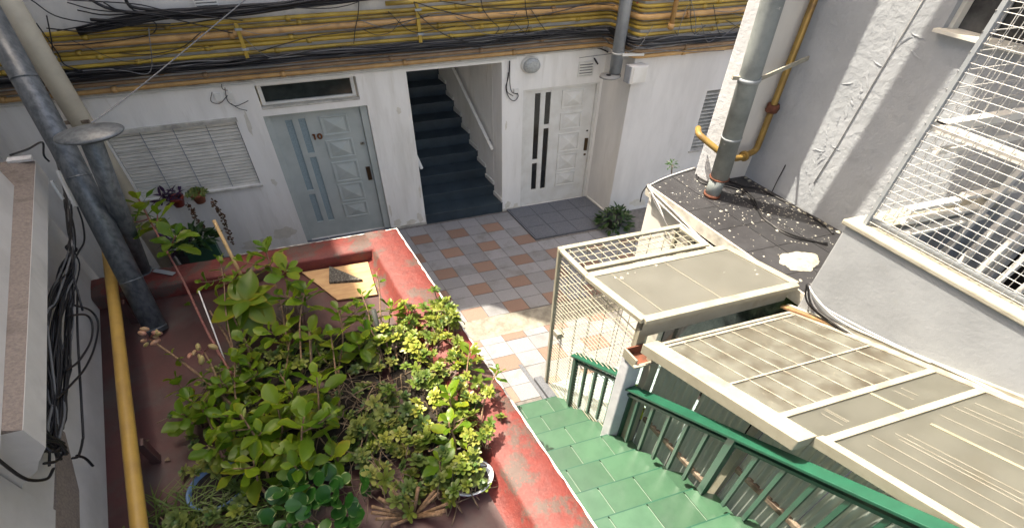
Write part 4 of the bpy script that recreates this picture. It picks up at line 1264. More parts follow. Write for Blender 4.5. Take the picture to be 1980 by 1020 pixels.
obj('side_beam', slab_on(0.100, 0.185, -4.82, -3.84, -0.075, 0.028), M_creamframe, pg, bev=.006)
obj('side_beam', slab_on(0.172, 0.207, -6.2, -4.821, -0.06, 0.024), M_creamframe, pg, bev=.005)
obj('side_beam', slab_on(0.96, 1.0, -6.2, -3.86, -0.05, 0.012), M_bar, pg)
obj('edge_bar', slab_on(0.186, 0.959, -3.885, -3.86, -0.03, 0.016), M_bar, pg, bev=.003)
p1 = obj('wired_glass_panel', slab_on(0.186, 0.959, -4.63, -3.886, -0.012, 0.0), M_poly, pg)
for k in range(1, 8):
    u = 0.186 + .773 * k / 8 + random.uniform(-.01, .01)
    obj('glazing_bar', slab_on(u - .0033, u + .0033, -4.629, -3.9, 0.0005, 0.006), M_bar, p1)
obj('glazing_bar', slab_on(0.19, 0.955, -4.36, -4.347, 0.0065, 0.012), M_bar, p1)
obj('glazing_bar', slab_on(0.19, 0.955, -3.915, -3.893, 0.0065, 0.010), M_bar, p1)
obj('cross_bar', slab_on(0.186, 0.959, -4.668, -4.631, -0.02, 0.018), M_creamframe, pg, bev=.004)
p2 = obj('polycarbonate_panel', slab_on(0.186, 0.959, -4.828, -4.669, -0.012, 0.001), M_poly2, pg)
obj('sealant_strip', slab_on(0.60, 0.614, -4.827, -4.67, 0.0015, 0.005), M_ybar, p2)
obj('cross_bar', slab_on(0.208, 0.959, -4.868, -4.829, -0.02, 0.018), M_creamframe, pg, bev=.004)
p3 = obj('polycarbonate_panel', slab_on(0.208, 0.959, -6.2, -4.869, -0.012, 0.001), M_poly2, pg)
obj('sealant_strip', slab_on(0.590, 0.604, -6.2, -4.93, 0.0015, 0.005), M_ybar, p3)
for u, a, b in ((.30, -4.93, -5.5), (.36, -4.89, -5.6), (.42, -4.95, -5.4), (.44, -4.92, -5.9), (.47, -4.94, -5.6), (.68, -4.9, -5.4), (.77, -4.88, -5.5), (.80, -4.9, -5.5), (.86, -4.9, -5.3)):
    obj('scratch_line', slab_on(u, u + .0025, b, a, 0.0012, 0.002), M_bar, p3)
for u, a, b in ((.33, -4.70, -4.80), (.36, -4.68, -4.79), (.37, -4.68, -4.79), (.70, -4.69, -4.78), (.74, -4.69, -4.77)):
    obj('scratch_line', slab_on(u, u + .0022, b, a, 0.0012, 0.002), M_bar, p2)
pst = obj('corner_post', MB().bar((0.19, -3.85, 0.5), (0.19, -3.85, 1.97), .07, .07), M_creamframe, pg)
gu = thing('gutter', (0.98, -4.5, 2.1), 'cream and orange stained gutter between the panels and the parapet', 'gutter')
obj('channel', MB().hexa([(a, b, pz(b) + h) for h in (-.02, .035) for a, b in ((1.001, -3.80), (1.019, -3.80), (1.019, -6.2), (1.001, -6.2))]), M_coping, gu)
obj('front_lip', MB().hexa([(a, b, pz(b) + h) for h in (.013, .03) for a, b in ((0.965, -3.80), (0.998, -3.80), (0.998, -4.12), (0.985, -4.12))]), mat('rust_stained_cream', (0.30, 0.20, 0.09), 0.8, col2=(0.20, 0.10, 0.05), scale=9), gu)
gb = thing('gutter_box', (0.12, -3.8, 1.75), 'open brown rusted metal gutter end on the white post', 'gutter')
for a in ((0.075, 0.085, -3.86, -3.74), (0.185, 0.195, -3.86, -3.74)):
    obj('side', MB().box(a[0], a[1], a[2], a[3], 1.765, 1.86), M_creamframe, gb)
obj('side', MB().box(0.0851, 0.1849, -3.75, -3.74, 1.765, 1.86), M_rust, gb)
obj('base', MB().box(0.0851, 0.1849, -3.86, -3.7501, 1.765, 1.78), M_rust, gb)
obj('slat', MB().box(0.06, 0.21, -3.885, -3.862, 1.80, 1.815), M_coping, gb)
wp = obj('white_post', MB().box(0.088, 0.172, -3.80, -3.715, 0.3, 1.764), M_stucco, None, bev=.01)
tag(wp, 'rough white stucco post at the stair rail gap', 'post')

# corrugated side wall below the pergola
cw_ = thing('corrugated_wall', (0.24, -4.6, 0.4), 'grey-green corrugated sheet wall behind the green railing', 'wall')


def corr(v0, v1):
    mb = MB()
    n = int((v0 - v1) / .006)
    vs = []
    for i in range(n + 1):
        v = v0 + (v1 - v0) * i / n
        off = .015 * math.sin(i * 6.283 / 7)
        zb = .1665 + .675 * max(0, -3.064 - v) - .25
        vs += [W(.235 + off, v, zb), W(.235 + off, v, pz(v) - .06)]
    mb.add(vs, [(2 * i, 2 * i + 1, 2 * i + 3, 2 * i + 2) for i in range(n)], True)
    return mb


for a, b in ((-3.87, -4.20), (-4.205, -4.53), (-4.60, -4.98), (-4.985, -5.4), (-5.405, -5.9)):
    obj('corrugated_sheet', corr(a, b), M_corr, cw_)
for v in (-4.565,):
    obj('stud', MB().bar((.232, v, .8), (.232, v, pz(v) - .06), .05, .05), M_creamframe, cw_)
for a, b in (((.222, -3.9, 1.04), (.222, -4.52, 1.09)), ((.222, -4.60, 1.54), (.222, -5.2, 1.60))):
    obj('batten', MB().bar(a, b, .03, .05), M_batten, cw_, bev=.006)

# ================================================================ GREEN STAIRS AND RAILING
gs = thing('staircase', (-0.15, -3.06, 0), 'green tiled outdoor staircase running down beside the red planter', 'staircase')
SR, SG, SV = .1665, .2467, -3.064
rt = random.Random(2)
for k in range(15):
    v, z = SV - SG * k, SR * (k + 1)
    s_ = obj('step', MB().box(-0.468, 0.115, v - SG - .02, v + .0, max(-.02, z - .34), z - .0105), M_ggrout, gs)
    cuts = [-0.468]
    x = -0.468 + (.10 + .2 * ((k * .37) % 1.0)) * .7
    while x < .06:
        cuts.append(x)
        x += .212
    cuts.append(.115)
    for a, b in zip(cuts[:-1], cuts[1:]):
        if b - a < .02:
            continue
        obj('tile', MB().box(a + .0035, b - .0035, v - SG + .004, v + .012, z - .010, z), M_gtile, s_)
    obj('nosing', MB().box(-0.468, 0.115, v + .0125, v + .020, z - .05, z - .001), M_dgreen, s_)
    # narrow tapered ledge carrying the railing
    obj('ledge', MB().prism([(.1152, v + .012), (.1152, v - SG + .006), (.205, v - SG + .006), (.205, v - .06)], max(-.02, z - .30), z - .02), M_gtile, s_)


def railz(v):
    return 1.371 + .758 * (-3.772 - v)


r1 = thing('railing', (0.16, -3.4, 0.2), 'short green metal railing at the foot of the stairs', 'railing')
r2_ = thing('railing', (0.16, -4.5, 0.7), 'long green metal railing climbing beside the corrugated wall', 'railing')
obj('handrail', MB().bar((.16, -3.13, .975), (.16, -3.70, 1.40), .075, .022), M_green, r1, bev=.004)
obj('mid_rail', MB().bar((.16, -3.15, .905), (.16, -3.70, 1.31), .03, .022), M_dgreen, r1)
obj('post', MB().bar((.16, -3.165, .17), (.16, -3.165, .97), .045, .045), M_dgreen, r1)
for v in (-3.30, -3.42, -3.54, -3.64):
    obj('baluster', MB().bar((.16, v, .1665 + .675 * (-3.064 - v)), (.16, v, .90 + .74 * (-3.15 - v)), .026, .026), M_dgreen, r1)
obj('handrail', MB().bar((.138, -3.76, railz(-3.76)), (.138, -5.6, railz(-5.6)), .078, .022), M_green, r2_, bev=.004)
obj('mid_rail', MB().bar((.142, -3.80, railz(-3.80) - .09), (.142, -5.6, railz(-5.6) - .09), .03, .026), M_dgreen, r2_)
obj('post', MB().bar((.16, -3.805, .52), (.16, -3.805, railz(-3.805) - .02), .03, .03), M_dgreen, r2_)
for i, v in enumerate((-3.90, -4.03, -4.16, -4.29, -4.42, -4.555, -4.70, -4.83, -4.96, -5.09, -5.22, -5.35)):
    z0 = .1665 + .675 * (-3.064 - v) - .02
    s = .048 if i == 5 else .026
    obj('post' if i == 5 else 'baluster', MB().bar((.150, v, z0), (.142, v, railz(v) - (.012 if i == 5 else .1)), s, s), M_dgreen, r2_)

# ================================================================ RED PLANTER TERRACE
pl = thing('planter_terrace', (-1.5, -3.5, 0), 'raised red painted terrace with a thick rim full of plants', 'terrace')
ZR, ZF = 1.25, 1.10
obj('base', MB().box(-2.66, -0.47, -6.6, -1.20, -0.02, ZF - .03), M_redfloor, pl)
obj('floor', MB().box(-2.66, -0.76, -6.6, -1.49, ZF - .0299, ZF), M_redfloor, pl)


def rim(mb, pa, pb, n, wob, rnd):
    """rim strip along two plan edges: outer a->b, with uneven top"""
    pass


rr_ = random.Random(9)
rm = MB()
n = 60
sec = []
for i in range(n + 1):
    v = -1.20 - 5.4 * i / n
    d = [rr_.uniform(-.004, .004) for _ in range(5)]
    hmp = .012 * math.sin(i * .9) * .3
    sec.append([W(-0.470 + d[0] * .5, v, 0.9), W(-0.470 + d[0] * .5, v, ZR - .012), W(-0.482, v, ZR + d[1]), W(-0.56, v, ZR + .006 + d[2]), W(-0.60, v, ZR + .012 + d[3] + hmp),
                W(-0.715 + d[4], v, ZR + .010 + d[3]), W(-0.74 + d[2], v, ZR - .012), W(-0.765 + d[1], v, ZF + .03), W(-0.83, v, ZF + .001)])
k = len(sec[0])
rm.add([p for s in sec for p in s], [(i * k + j, i * k + j + 1, (i + 1) * k + j + 1, (i + 1) * k + j) for i in range(n) for j in range(k - 1)], True)
obj('side_rim', rm, M_red, pl)
rm = MB()
sec = []
n = 40
for i in range(n + 1):
    u = -2.66 + 1.94 * i / n
    d = [rr_.uniform(-.004, .004) for _ in range(4)]
    sec.append([W(u, -1.200, 0.9), W(u, -1.200 + d[0] * .5, ZR - .012), W(u, -1.212, ZR + d[1]), W(u, -1.35, ZR + .008 + d[2]), W(u, -1.475 + d[3] * .6, ZR + .004 + d[2]), W(u, -1.492, ZR - .015), W(u, -1.497, ZF - .001)])
k = len(sec[0])
rm.add([p for s in sec for p in s], [(i * k + j, (i + 1) * k + j, (i + 1) * k + j + 1, i * k + j + 1) for i in range(n) for j in range(k - 1)], True)
obj('back_rim', rm, M_red, pl)
lp_ = MB()
n = 110
sec = []
for i in range(n + 1):
    v = -1.197 - 5.35 * i / n
    w = .008 + rr_.uniform(-.004, .006)
    sec.append([W(-.4695, v, ZR - .05), W(-.4660, v, ZR - .015), W(-.4685, v, ZR + .003), W(-.471 - w, v, ZR + .006)])
lp_.add([p for s in sec for p in s], [(i * 4 + j, i * 4 + j + 1, (i + 1) * 4 + j + 1, (i + 1) * 4 + j) for i in range(n) for j in range(3)], True)
sec = []
for i in range(61):
    u = -.4685 - 1.2 * i / 60
    w = .008 + rr_.uniform(-.005, .006)
    sec.append([W(u, -1.1995, ZR - .05), W(u, -1.196, ZR - .015), W(u, -1.199, ZR + .003), W(u, -1.201 - max(.001, w), ZR + .005)])
lp_.add([p for s in sec for p in s], [(i * 4 + j, (i + 1) * 4 + j, (i + 1) * 4 + j + 1, i * 4 + j + 1) for i in range(60) for j in range(3)], True)
obj('flaking_edge', lp_, M_lip, pl)

# ================================================================ LEFT WALL AND TALL BUILDING
lb = thing('building', (-3.6, -2, 0), 'grey rendered left building with a projecting moulding', 'building')


def loft(profile, va, vb, dr=None):
    """profile: (u, z, drift) ; u moves by drift per metre towards the viewer"""
    mb = MB()
    vs = []
    for v in (va, vb):
        for (u, z, d) in profile:
            vs.append(W(u + d * (-1.0 - v), v, z))
    n = len(profile)
    mb.add(vs, [(i, i + 1, n + i + 1, n + i) for i in range(n - 1)])
    mb.add([vs[i] for i in range(n)], [tuple(range(n - 1, -1, -1))])
    mb.add([vs[n + i] for i in range(n)], [tuple(range(n))])
    return mb


obj('lower_wall', loft([(-3.1, 0.0, 0), (-2.67, 0.0, .036), (-2.67, 1.98, .036), (-3.1, 1.98, 0)], -1.0, -6.6), M_leftwall, lb)
obj('cove', loft([(-3.1, 1.981, 0), (-2.67, 1.981, .036), (-2.655, 2.03, .04), (-2.60, 2.12, .05), (-2.578, 2.20, .055), (-3.1, 2.20, 0)], -1.0, -3.78), M_leftwall, lb)
obj('moulding', loft([(-3.1, 2.201, 0), (-2.575, 2.201, .055), (-2.53, 2.30, .06), (-2.53, 2.478, .06), (-3.1, 2.478, 0)], -1.0, -3.78), M_leftwall, lb)
obj('rough_ledge', loft([(-3.1, 2.479, 0), (-2.532, 2.479, .06), (-2.622, 2.508, .075), (-3.1, 2.508, 0)], -1.02, -3.78), M_rough, lb)
obj('cap', MB().box(-2.66, -2.533, -1.06, -0.99, 2.505, 2.53), M_lip, lb)
obj('upper_wall', loft([(-3.1, 2.511, 0), (-2.624, 2.509, .075), (-2.640, 2.75, .075), (-2.640, 8.95, .075), (-3.1, 8.95, 0)], -1.45, -6.6), M_leftwall, lb)
obj('near_wall', loft([(-3.1, 1.99, 0), (-2.70, 1.70, .047), (-2.690, 1.705, .047), (-2.690, 2.6, .047), (-3.1, 2.6, 0)], -3.79, -6.6), M_leftwall, lb)
obj('rough_band', loft([(-2.75, 1.44, .047), (-2.698, 1.44, .047), (-2.692, 1.70, .047), (-2.75, 1.70, .047)], -3.2, -6.6), M_rough, lb)
obj('door_post', MB().box(-2.80, -2.655, -1.449, -1.38, 2.2, 5.0), M_batten, lb)
obj('tall_block', MB().box(-6.0, -3.101, -8.0, 3.6, -0.02, 10.9), M_upper, lb)

# cables on the left wall
lc = thing('cable_bundle', (-2.55, -2.2, 1.3), 'thick tangle of black cables hanging down the left wall', 'cables')
rl = random.Random(4)
A_ = [(-2.5, -0.514, 2.344), (-2.5, -0.797, 2.191), (-2.5, -1.145, 2.067), (-2.5, -1.447, 1.992), (-2.5, -1.634, 1.962)]
B1 = [(-2.53, -1.879, 1.945), (-2.53, -2.3, 2.05), (-2.53, -2.593, 2.074), (-2.53, -2.872, 2.005), (-2.53, -3.131, 1.947), (-2.53, -3.336, 1.898), (-2.53, -3.516, 1.835)]
B2 = [(-2.53, -1.772, 1.85), (-2.53, -2.095, 1.848), (-2.53, -2.493, 1.846), (-2.53, -2.885, 1.843), (-2.53, -3.187, 1.846), (-2.53, -3.418, 1.849)]
B3 = [(-2.53, -1.823, 1.896), (-2.53, -2.198, 1.95), (-2.53, -2.59, 1.957), (-2.53, -2.939, 1.916), (-2.53, -3.212, 1.886), (-2.53, -3.469, 1.877)]
for i in range(30):
    b = (B1, B2, B3)[i % 3]
    pts = [(p[0] + rl.uniform(-.012, .012), p[1] + rl.uniform(-.05, .05), p[2] + rl.uniform(-.02, .02)) for p in A_]
    pts += [(p[0] + rl.uniform(-.02, .03), p[1] + rl.uniform(-.09, .09), p[2] + rl.uniform(-.03, .03)) for p in b]
    cable('wire', pts, rl.choice((.006, .008, .009, .011)), M_cable if i % 5 else M_gcable, lc, k=4)
for i in range(9):
    pts = [(p[0] + rl.uniform(-.01, .02), p[1] + rl.uniform(-.06, .06), p[2] + rl.uniform(-.05, .05)) for p in [(-2.47, -3.478, 2.612), (-2.47, -3.501, 2.455), (-2.47, -3.548, 2.324), (-2.47, -3.589, 2.143), (-2.47, -3.58, 2.006), (-2.47, -3.542, 1.903)]]
    cable('wire', pts, rl.choice((.008, .010, .012)), M_cable, lc, k=5)
for q in ([(-2.48, -3.321, 2.595), (-2.48, -3.257, 2.491), (-2.48, -3.331, 2.369), (-2.48, -3.341, 2.279), (-2.48, -3.156, 2.098)], [(-2.47, -3.586, 2.51), (-2.47, -3.465, 2.342), (-2.47, -3.382, 2.237)], [(-2.47, -3.653, 2.492), (-2.47, -3.585, 2.435), (-2.47, -3.568, 2.192), (-2.47, -3.515, 1.917), (-2.47, -3.535, 1.888), (-2.47, -3.634, 1.95), (-2.47, -3.703, 2.055)], [(-2.47, -3.83, 2.446), (-2.47, -3.846, 2.37), (-2.47, -3.851, 2.177), (-2.47, -3.778, 2.02), (-2.47, -3.692, 1.97)],
          [(-2.5, -2.224, 1.845), (-2.5, -2.087, 1.641), (-2.5, -2.131, 1.522), (-2.5, -2.423, 1.557), (-2.5, -2.714, 1.661), (-2.5, -2.954, 1.796), (-2.5, -3.178, 1.937)], [(-2.5, -2.413, 1.923), (-2.5, -2.198, 1.706), (-2.5, -2.21, 1.609), (-2.5, -2.416, 1.616), (-2.5, -2.738, 1.757), (-2.5, -2.91, 1.89)], [(-2.52, -1.968, 1.782), (-2.52, -2.402, 1.737), (-2.52, -3.161, 1.598), (-2.52, -3.277, 1.587), (-2.52, -3.41, 1.621), (-2.52, -3.461, 1.684)],
          [(-2.52, -3.422, 1.643), (-2.52, -3.391, 1.547), (-2.52, -3.402, 1.455)], [(-2.5, -1.456, 2.772), (-2.5, -1.09, 2.632), (-2.5, -0.73, 2.51), (-2.5, -0.885, 2.461), (-2.5, -0.871, 2.389)], [(-2.5, -0.961, 1.942), (-2.5, -1.087, 1.845), (-2.5, -1.315, 1.799), (-2.5, -1.6, 1.875), (-2.5, -1.864, 1.921), (-2.5, -2.186, 1.743)]):
    cable('wire', q, .0085, M_cable, lc)
obj('tie', MB().tube([(-2.52, -1.575, 1.945), (-2.52, -1.562, 1.886)], .035, 10), M_cable, lc)
obj('white_conduit', MB().bar((-2.48, -0.907, 2.307), (-2.48, -1.09, 2.024), .02, .05), M_wcable, lc)
obj('white_conduit', MB().bar((-2.47, -1.208, 2.377), (-2.47, -1.244, 2.211), .02, .03), M_wcable, lc)

# left pipes
bp_ = thing('flue_pipe', (-2.3, -1.94, 1.1), 'large leaning galvanised flue pipe standing on the red terrace', 'pipe')
PA, PB, PC = Vector((-2.300, -1.94, 1.103)), Vector((-2.321, -1.12, 2.601)), Vector((-2.368, -0.55, 3.62))
obj('tube', MB().tube([PA, PB, PC], 0.094, 24), M_galv, bp_)
for t in (0.02, .30, .86, 1.5):
    c = PA + (PB - PA) * min(t, 1) + (PC - PB) * max(0, t - 1)
    d = (PB - PA).normalized()
    obj('seam', MB().tube([c, c + d * .012], .097, 24), M_galv, bp_)
vp_ = thing('vent_pipe', (-2.32, -1.19, ZR), 'galvanised vent pipe topped by a round cowl on the red rim', 'pipe')
VA, VC = Vector((-2.325, -1.22, ZR + .004)), Vector((-2.078, -1.49, 2.90))
obj('tube', MB().tube([VA, VC], .074, 22), M_galv, vp_)
obj('collar', MB().tube([VA, VA + (VC - VA) * .02], .082, 22), M_galv, vp_)
hc = W(-2.073, -1.50, 2.895)
obj('cowl', MB().lathe(hc, [(.0, .050), (.04, .046), (.09, .036), (.14, .020), (.168, .008), (.171, .0), (.167, -.008), (.14, -.026), (.08, -.03), (0, -.03)], 40, su=1.4), M_galv, vp_)
sb = obj('strap_plate', MB().bar((-2.25, -1.24, ZR + .016), (-2.12, -1.36, ZR + .022), .05, .004), M_galv2)
tag(sb, 'perforated steel strap end lying on the red rim', 'strap')
cp2 = thing('cream_pipe', (-2.37, 0.0, 0), 'tall cream painted pipe rising past the pipe bank', 'pipe')
obj('tube', MB().tube([(-2.385, 0.02, 0.0), (-2.362, 0.02, 3.0), (-2.345, 0.02, 4.5)], .100, 22), M_cream_pipe, cp2)
obj('clamp', MB().bar((-2.50, -0.02, 2.365), (-2.30, -0.07, 2.37), .02, .035), M_batten, cp2)
yp = thing('yellow_pipe', (-2.4, -2.5, 1.4), 'mustard yellow pipe running low along the left wall', 'pipe')
YP = [(-2.502, -0.965, 1.42), (-2.438, -2.032, 1.42), (-2.397, -2.829, 1.42), (-2.342, -3.847, 1.42)]
obj('tube', MB().tube([(-2.53, -0.7, 1.42)] + YP + [(-2.24, -5.6, 1.42)], .047, 16), M_ypipe, yp)
for v in (-1.75, -3.25):
    u = -2.47 + .055 * (-1.0 - v)
    obj('support', MB().box(u - .02, u + .02, v - .03, v + .03, ZF + .001, 1.375), M_redfloor, yp)

# board and shingle scrap on the terrace
wb = obj('plywood_board', MB().prism([(-1.29, -1.505), (-0.80, -1.53), (-0.855, -2.03), (-1.13, -2.00)], ZF + .012, ZF + .028), M_wood)
tag(wb, 'plywood board lying in the corner of the red terrace', 'board')
wk = MB().prism([(-1.085, -1.52), (-0.905, -1.815), (-1.135, -1.76)], ZF + .0285, ZF + .06)
tag(obj('shingle_scrap', wk, M_asphalt), 'dark triangular shingle scrap on top of the plywood board', 'shingle scrap')

# ================================================================ PLANTS
rp = random.Random(12)


def leaf_mesh(name, m, kind, bend=None, cup=None, twist=0.0, wave=0.0):
    """unit leaf along +y, face up +z, about 1 long"""
    mb = MB()
    if kind == 'kal':
        prof = [(0, .03), (.12, .06), (.25, .15), (.4, .235), (.52, .285), (.64, .30), (.76, .275), (.86, .215), (.94, .12), (1, .0)]
    elif kind == 'broad':
        prof = [(0, .03), (.08, .10), (.2, .19), (.35, .245), (.5, .25), (.65, .22), (.8, .14), (.92, .06), (1, 0)]
    elif kind == 'jade':
        prof = [(0, .06), (.1, .16), (.25, .30), (.45, .41), (.65, .44), (.8, .38), (.92, .24), (1, .05)]
    elif kind == 'lance':
        prof = [(0, .03), (.15, .075), (.35, .11), (.6, .10), (.8, .06), (1, 0)]
    else:
        prof = [(0, .05), (.2, .15), (.45, .27), (.7, .31), (.88, .22), (1, .0)]
    bend = bend if bend is not None else {'kal': .16, 'broad': .22, 'jade': .06, 'lance': .25}.get(kind, .12)
    cup = cup if cup is not None else {'kal': .22, 'broad': .30, 'jade': .12, 'lance': .3}.get(kind, .18)
    vs = []
    for i, (y, w) in enumerate(prof):
        z = -bend * y * y
        sc = (1.0 + (.07 if i % 2 else -.05)) if kind == 'kal' else 1.0
        ww = w * sc
        vs += [(-ww, y - .02 * (i % 2), z + cup * ww), (-ww * .5, y, z + cup * ww * .35), (0, y, z), (ww * .5, y, z + cup * ww * .35), (ww, y - .02 * (i % 2), z + cup * ww)]
    if twist or wave:
        vs = [(x * math.cos(twist * y) - z * math.sin(twist * y), y, x * math.sin(twist * y) + z * math.cos(twist * y) + wave * math.sin(9 * y + (2 if x > 0 else 0)) * abs(x)) for x, y, z in vs]
    n = len(prof)
    fs = [(i * 5 + j, i * 5 + j + 1, (i + 1) * 5 + j + 1, (i + 1) * 5 + j) for i in range(n - 1) for j in range(4)]
    me = bpy.data.meshes.new(name)
    me.from_pydata(vs, [], fs)
    me.polygons.foreach_set('use_smooth', [True] * len(fs))
    me.materials.append(m)
    return me


LEAF = {'kal': leaf_mesh('leaf', M_leaf, 'kal'), 'kaly': leaf_mesh('leaf', M_leafy, 'kal'), 'broad': leaf_mesh('leaf', M_broad, 'broad'), 'jade': leaf_mesh('leaf', M_jade, 'jade'),
        'sed': leaf_mesh('leaf', M_sedum, 'sed'), 'purple': leaf_mesh('leaf', M_purple, 'lance'), 'fern': leaf_mesh('leaf', M_fern, 'lance'), 'lanceg': leaf_mesh('leaf', M_dsedum, 'lance')}


KALV = [LEAF['kal'], leaf_mesh('leaf', M_leaf, 'kal', .34, .30, .25, .12), leaf_mesh('leaf', M_leaf, 'kal', -.05, .42, -.2, .10), leaf_mesh('leaf', M_leaf, 'kal', .22, .05, .4, .16)]
KALY = [LEAF['kaly'], leaf_mesh('leaf', M_leafy, 'kal', .40, .34, -.35, .15), leaf_mesh('leaf', M_leafy, 'kal', .12, .15, .3, .2)]


def put_leaf(parent, me, pos, d, L, nrm=None, roll=0.0, wid=1.0):
    y = d.normalized()
    nrm = nrm or Vector((0, 0, 1))
    x = y.cross(nrm)
    if x.length < 1e-3:
        x = y.cross(Vector((1, 0, 0)))
    x.normalize()
    z = x.cross(y)
    q = Matrix((x, y, z)).transposed().to_quaternion()
    if roll:
        from mathutils import Quaternion
        q = Quaternion(y, roll) @ q
    o = bpy.data.objects.new('leaf', me)
    COL.objects.link(o)
    o.parent = parent
    o.location = pos - origin(parent)
    o.rotation_mode = 'QUATERNION'
    o.rotation_quaternion = q
    o.scale = (L * wid, L, L)
    return o


def rosette(t, c, ax, L, pairs, me='kal', gap=.055, a0=None, droop0=35, droop1=95, shrink=.72):
    """decussate leaf pairs down from c along -ax"""
    ax = ax.normalized()
    e = ax.orthogonal().normalized()
    f = ax.cross(e)
    a = rp.uniform(0, 3.14) if a0 is None else a0
    for i in range(pairs):
        tt = i / max(1, pairs - 1)
        ln = L * (shrink * (1 - tt) * .55 + .45 + .55 * tt * .9) * rp.uniform(.85, 1.12)
        if i == 0:
            ln = L * .5
        ang = R(droop0 + (droop1 - droop0) * tt) + rp.uniform(-.15, .15)
        p = c - ax * gap * i
        for s in (0, math.pi):
            b = a + s + rp.uniform(-.15, .15)
            rad = e * math.cos(b) + f * math.sin(b)
            d = ax * math.cos(ang) + rad * math.sin(ang)
            m_ = rp.choice(KALY) if (me == 'kal' and rp.random() < .22 + .3 * tt) else (rp.choice(KALV) if me == 'kal' else LEAF[me])
            put_leaf(t, m_, p + rad * .006, d, ln, ax, rp.uniform(-.35, .35), rp.uniform(.74, .98))
        a += math.pi / 2 + rp.uniform(-.2, .2)


def kal(label, base, tip, L, pairs=4, m=None, r=.010, bends=1, me='kal', sides=(), group='leafy succulents on the terrace', gap=.055, **kw):
    B, T = W(*base), W(*tip)
    L *= 1.17
    pairs += 1
    t = thing('succulent_plant', B, label, 'plant', group)
    mid = (B + T) / 2 + Vector((rp.uniform(-.05, .05), rp.uniform(-.05, .05), rp.uniform(-.02, .05)))
    path = smooth_path([B, (B + mid) / 2 + Vector((rp.uniform(-.02, .02), rp.uniform(-.02, .02), 0)), mid, (mid + T) / 2 + Vector((rp.uniform(-.015, .015), 0, 0)), T], 4)
    obj('stem', MB().tube(path, r, 7, world=True, r1=r * .55), m or M_stem, t)
    ax = (T - mid).normalized() * .6 + Vector((0, 0, .8))
    rosette(t, T, ax, L, pairs, me, gap, **kw)
    for (sp, sl, spairs) in sides:
        S = W(*sp)
        best = min(path, key=lambda q: (q - S).length + (0.2 if q.z > S.z else 0))
        obj('branch', MB().tube(smooth_path([best, (best + S) / 2 + Vector((0, 0, -.015)), S], 4), r * .55, 6, world=True, r1=r * .4), m or M_stem, t)
        rosette(t, S, (S - best).normalized() * .7 + Vector((0, 0, .7)), sl * 1.17, spairs + 1, me, gap * .8, **kw)
    return t


ZB = ZF + .12
kal('tall red-stemmed succulent leaning toward the vent pipe', (-1.849, -2.894, 1.22), (-2.135, -0.937, 1.92), .22, 4, M_redstem, .013, sides=(((-1.95, -1.508, 1.84), .21, 4), ((-2.246, -1.209, 1.86), .21, 3), ((-2.05, -1.1, 1.82), .20, 3)))
kal('slim succulent with small pale leaves near the bamboo cane', (-1.829, -2.768, 1.22), (-1.736, -1.821, 1.74), .11, 4, M_stem, .008, sides=(((-1.875, -2.021, 1.68), .10, 3), ((-1.677, -2.053, 1.7), .11, 2)))
kal('wide-leaved succulent overlapping the back rim below the blue door', (-1.545, -2.657, 1.22), (-1.45, -1.84, 1.8), .20, 4, M_stem, .010, sides=(((-1.369, -2.116, 1.74), .19, 3), ((-1.607, -1.887, 1.72), .17, 2)))
kal('succulent with a broad leaf fan left of the plywood board', (-1.501, -2.847, 1.22), (-1.312, -2.289, 1.62), .21, 4, M_stem, .010, sides=(((-1.446, -2.262, 1.58), .19, 3),))
kal('succulent with yellowed lower leaves in front of the plywood board', (-1.348, -3.126, 1.22), (-1.171, -2.552, 1.56), .20, 4, M_stem, .010, sides=(((-1.059, -2.507, 1.5), .16, 2),))
kal('bushy succulent with a large round yellow-green leaf in mid terrace', (-1.377, -3.266, 1.22), (-1.271, -2.781, 1.52), .21, 5, M_stem, .010)
kal('star-shaped succulent rosette in the middle of the plants', (-1.529, -3.393, 1.22), (-1.42, -3.201, 1.6), .20, 4, M_stem, .010)
kal('succulent rosette with long yellow-rimmed leaves at front centre', (-1.622, -3.73, 1.2), (-1.536, -3.519, 1.62), .21, 5, M_stem, .011, sides=(((-1.415, -3.504, 1.55), .12, 3),))
kal('dense succulent rosette left of the front centre rosette', (-1.817, -3.689, 1.2), (-1.822, -3.354, 1.58), .19, 5, M_stem, .011, sides=(((-1.95, -3.393, 1.52), .17, 3), ((-1.759, -3.482, 1.5), .17, 3)))
kal('low succulent rosette above the blue basin', (-1.832, -3.797, 1.2), (-1.826, -3.654, 1.46), .19, 4, M_stem, .010, sides=(((-1.929, -3.649, 1.42), .16, 3),))
kal('dark leafy succulent spreading over the red floor on the left', (-1.997, -3.279, 1.2), (-2.084, -3.007, 1.42), .17, 5, M_stem, .009, sides=(((-2.154, -2.762, 1.36), .14, 3), ((-1.969, -2.903, 1.38), .15, 3)))
kal('shaded succulent tucked behind the budding stems', (-1.862, -3.244, 1.2), (-1.819, -2.687, 1.4), .17, 5, M_stem, .009, sides=(((-1.722, -2.86, 1.36), .16, 3),))
kal('shaded leafy succulent between the bare brown stems', (-1.636, -3.195, 1.2), (-1.613, -2.92, 1.38), .17, 5, M_stem, .009, sides=(((-1.753, -3.065, 1.34), .16, 3), ((-1.509, -2.607, 1.36), .15, 3)))
kal('large succulent rosette filling the shade left of centre', (-1.716, -3.44, 1.2), (-1.658, -3.269, 1.48), .20, 5, M_stem, .010)
kal('sunlit succulent twig poking past the terrace edge', (-0.781, -3.871, 1.2), (-0.49, -3.414, 1.46), .09, 3, M_stem, .010, gap=.03)
kal('sunlit succulent rosette beside the patio tiles', (-0.787, -3.689, 1.2), (-0.569, -3.179, 1.46), .15, 4, M_stem, .010)
kal('bright sunlit succulent star near the terrace rim', (-0.931, -3.852, 1.2), (-0.81, -3.524, 1.48), .16, 4, M_stem, .010)
